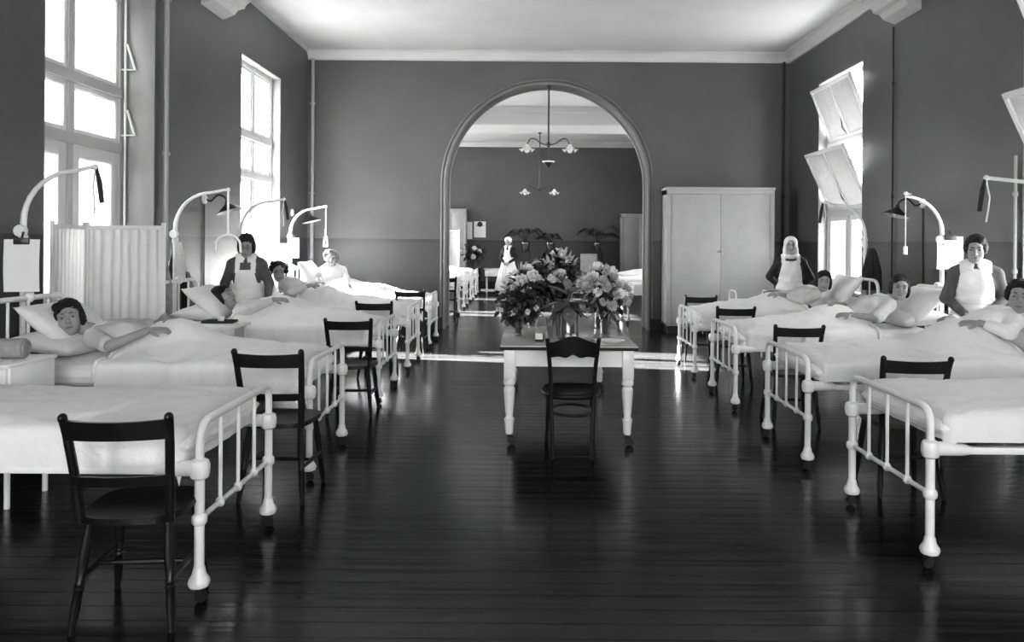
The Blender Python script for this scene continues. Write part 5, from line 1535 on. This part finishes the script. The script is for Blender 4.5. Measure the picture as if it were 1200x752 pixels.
def stand_joints(x, y, face, h=1.62, arms='side', bend=0.0, look=(0, 1, 0), tilt=0.0, hs=1.0):
    """face: heading of the person's front in degrees (0 = +Y)"""
    k = h / 1.62; a = R(face); f = np3((-math.sin(a), math.cos(a), 0)); r = np3((math.cos(a), math.sin(a), 0)); u = np3((0, 0, 1))
    W = lambda p: np3((x, y, 0)) + (r * p[0] + f * p[1] + u * p[2]) * k
    J = {'pelvis': W((0, 0, .9)), 'neck': W((0, bend, 1.37 - bend * .3))}
    J['M'] = frame(J['neck'] - J['pelvis'], r)
    J['head'] = W((0, bend * 1.35 + .03, 1.5 - bend * .35))
    hf = r * look[0] + f * look[1] + u * look[2]; J['H'] = hframe(hf, u + r * tilt)
    sy = bend * .9
    for q, s in (('L', -1), ('R', 1)):
        J['sh' + q] = W((s * .155, sy - .01, 1.275)); J['hip' + q] = W((s * .085, 0, .86)); J['kn' + q] = W((s * .09, .02, .47)); J['an' + q] = W((s * .09, 0, .09))
        if arms == 'side': e, w = (s * .235, sy - .03, 1.06), (s * .235, sy + .08, .84); hd, hn = (0, .3, -1), (-s, 0, 0)
        elif arms == 'clasp': e, w = (s * .225, sy - .02, 1.05), (s * .075, sy + .2, .92); hd, hn = (-s * .75, .25, -.35), (0, -1, -.3)
        elif arms == 'back': e, w = (s * .27, sy - .08, 1.07), (s * .1, sy - .2, .9); hd, hn = (-s, -.1, -.4), (0, 1, 0)
        elif arms == 'reach':
            e, w = (s * .25, sy + .03, 1.07), (s * .17 - .05, sy + .27, .98); hd, hn = (0, .8, -.4), (0, -.3, -1)
        J['el' + q] = W(e); J['wr' + q] = W(w); J['hd' + q] = r * hd[0] + f * hd[1] + u * hd[2]; J['hn' + q] = r * hn[0] + f * hn[1] + u * hn[2]
    J['foot'] = f
    return J

def bed_joints(key, pelvis, neck, head, hf, hu, arms, right=None, spread=.165, curl=.45, knees=.82):
    """all as (u from head end, dY, z); arms: near elbow, near wrist, near hand dir, far elbow, far wrist, far hand dir (dirs in u,dY,z)"""
    s = BEDS[key][2]; W = lambda p: np3(bw(key, *p)); D = lambda p: np3((s * p[0], p[1], p[2]))
    J = {'pelvis': W(pelvis), 'neck': W(neck), 'head': W(head), 'curl': curl}
    rt = D(right) if right else np3((0, -1, 0)) * s        # the near arm is the right arm on one side of the ward, the left on the other
    J['M'] = frame(J['neck'] - J['pelvis'], rt); J['H'] = hframe(D(hf), D(hu))
    M = J['M']
    near = 'R' if (M[:, 0] @ np3((0, -1, 0))) > 0 else 'L'; far = 'L' if near == 'R' else 'R'
    for q, sg in (('R', 1), ('L', -1)):
        J['sh' + q] = J['neck'] + M[:, 0] * sg * spread - M[:, 2] * .06 - M[:, 1] * .01
        J['hip' + q] = J['pelvis'] + M[:, 0] * sg * .085
    kx = pelvis[0]
    for q in 'LR':
        off = .1 * (-1 if q == near else 1)
        J['kn' + q] = W((kx + .42, off, .72)); J['an' + q] = W((kx + .72, off * .8, .7))
    ne, nw, nd, fe, fw_, fd = arms
    J['el' + near], J['wr' + near], J['hd' + near] = W(ne), W(nw), D(nd); J['el' + far], J['wr' + far], J['hd' + far] = W(fe), W(fw_), D(fd)
    J['hn' + near] = np3((0, .35, -1)); J['hn' + far] = np3((0, -.35, -1)); J['foot'] = np3((s, 0, 0)) * .3
    return J

# patients along the tall windows
make_person('dark-haired patient in pale short-sleeved gown resting on pillows before the folding screen',
    bed_joints('L2', (1.02, .02, .79), (.49, -.01, .9), (.345, -.1, 1.005), (.42, -.9, .06), (-.2, 0, 1),
    ((.74, -.3, .84), (.93, -.18, .93), (.95, .2, .05), (.8, .24, .92), (.93, .06, 1.0), (.6, -.75, -.25))), sleeve=.75, hair='bob', vox=.0055)
make_person('dark-haired patient lying in profile with head tilted up on pillows',
    bed_joints('L3', (1.05, 0, .78), (.62, 0, .86), (.465, -.04, .97), (.85, -.25, .42), (-.45, 0, .85),
    ((.82, -.27, .88), (1.02, -.18, .965), (.95, .1, 0), (.85, .27, .88), (1.06, .1, .985), (.7, -.6, 0))), sleeve=1.8, hair='bob')
make_person('dark-haired patient sitting propped up with a paper beside the plain window',
    bed_joints('L4', (.82, 0, .8), (.5, 0, 1.04), (.45, -.06, 1.16), (.35, -.93, -.1), (-.1, .05, 1),
    ((.66, -.28, .93), (.86, -.16, 1.0), (.8, .35, 0), (.7, .28, .97), (.92, .08, 1.01), (.8, -.4, 0))), sleeve=1.7, hair='curly', hair_mt='hair_dark')
make_person('fair-haired patient in white gown sitting upright beside the arch wall',
    bed_joints('L5', (.6, 0, .82), (.58, -.01, 1.15), (.58, -.04, 1.28), (.25, -.97, 0), (0, 0, 1),
    ((.34, -.06, .98), (.44, -.26, .9), (.7, -.4, -.2), (.82, -.06, .98), (.86, -.24, .92), (.5, -.6, -.3)), right=(-.8, -.35, 0)), gown='linen', sleeve=1.85, hair='curly', hair_mt='hair_grey')
# patients on the other side
make_person('dark-haired patient leaning on raised pillows beside the veiled nurse',
    bed_joints('R4', (.95, 0, .79), (.56, 0, .98), (.48, -.06, 1.1), (.3, -.95, -.02), (-.1, 0, 1),
    ((.8, -.25, .89), (1.03, -.14, .95), (.9, .3, 0), (.82, .25, .92), (1.05, .06, .98), (.8, -.4, 0))), sleeve=1.6, hair='bob')
make_person('dark-haired patient in pale gown resting with bent arm under the gooseneck lamp',
    bed_joints('R3', (.95, 0, .79), (.5, 0, 1.0), (.4, -.06, 1.13), (.35, -.93, 0), (-.12, 0, 1),
    ((.74, -.3, .85), (.95, -.24, .88), (.95, .1, 0), (.8, .25, .92), (1.0, .06, .96), (.6, -.7, 0))), sleeve=.9, hair='bob', vox=.0055)
make_person('patient with short dark hair sitting up behind heaped white covers',
    bed_joints('R2', (.82, 0, .8), (.47, 0, 1.04), (.4, -.05, 1.17), (.55, -.83, 0), (-.1, 0, 1),
    ((.62, -.28, .93), (.78, -.2, .99), (.8, .3, 0), (.66, .28, .93), (.82, .1, 1.0), (.8, -.4, 0))), sleeve=1.7, hair='bun', gown='linen', vox=.0055)
# nurses
make_person('nurse in dark dress and white apron looking down between two beds',
    stand_joints(-3.12, 8.52, 192, 1.62, 'side', .05, (.0, 1, -.3)), gown='dress_cloth', kind='nurse', hair='bob', glasses=True, apron={'bib': .125, 'top': -.13, 'hem': .1})
make_person('nurse in white veil and apron with hands behind her back near the cupboard',
    stand_joints(3.68, 10.55, 165, 1.64, 'back', 0, (0, 1, .02)), gown='black_dress', kind='nurse', hair=None, apron={'bib': .14, 'top': -.08, 'collar': False, 'veil': True, 'hem': .1})
make_person('bareheaded young nurse in grey dress, white collar and apron with hands together',
    stand_joints(4.05, 6.84, 152, 1.64, 'clasp', .02, (.05, 1, -.12)), gown='dress_cloth', kind='nurse', hair='bun', vox=.0055, apron={'bib': .14, 'top': -.045, 'hem': .1})
make_person('nurse in white cap and long white apron standing beyond the arch',
    stand_joints(-.5, 21.9, 165, 1.66, 'clasp', 0, (0, 1, 0)), gown='black_dress', kind='nurse', hair='cap', hair_mt='linen', vox=.009, apron={'bib': .1, 'top': -.1, 'hem': .02}, flare=.36)
# paper held by the patient at the plain window
m = MB(); m.box((-.1, -.14, 0), (.1, .14, .006)); m.box((-.095, -.135, .006), (.0, .135, .016)); q = m.build('newspaper', 'paper', None, None, bw('L4', .98, -.06, .985), R(10)); q.rotation_euler = (R(10), R(-18), R(10)); tag(q, 'folded white paper lying open before the patient at the plain window', 'paper')
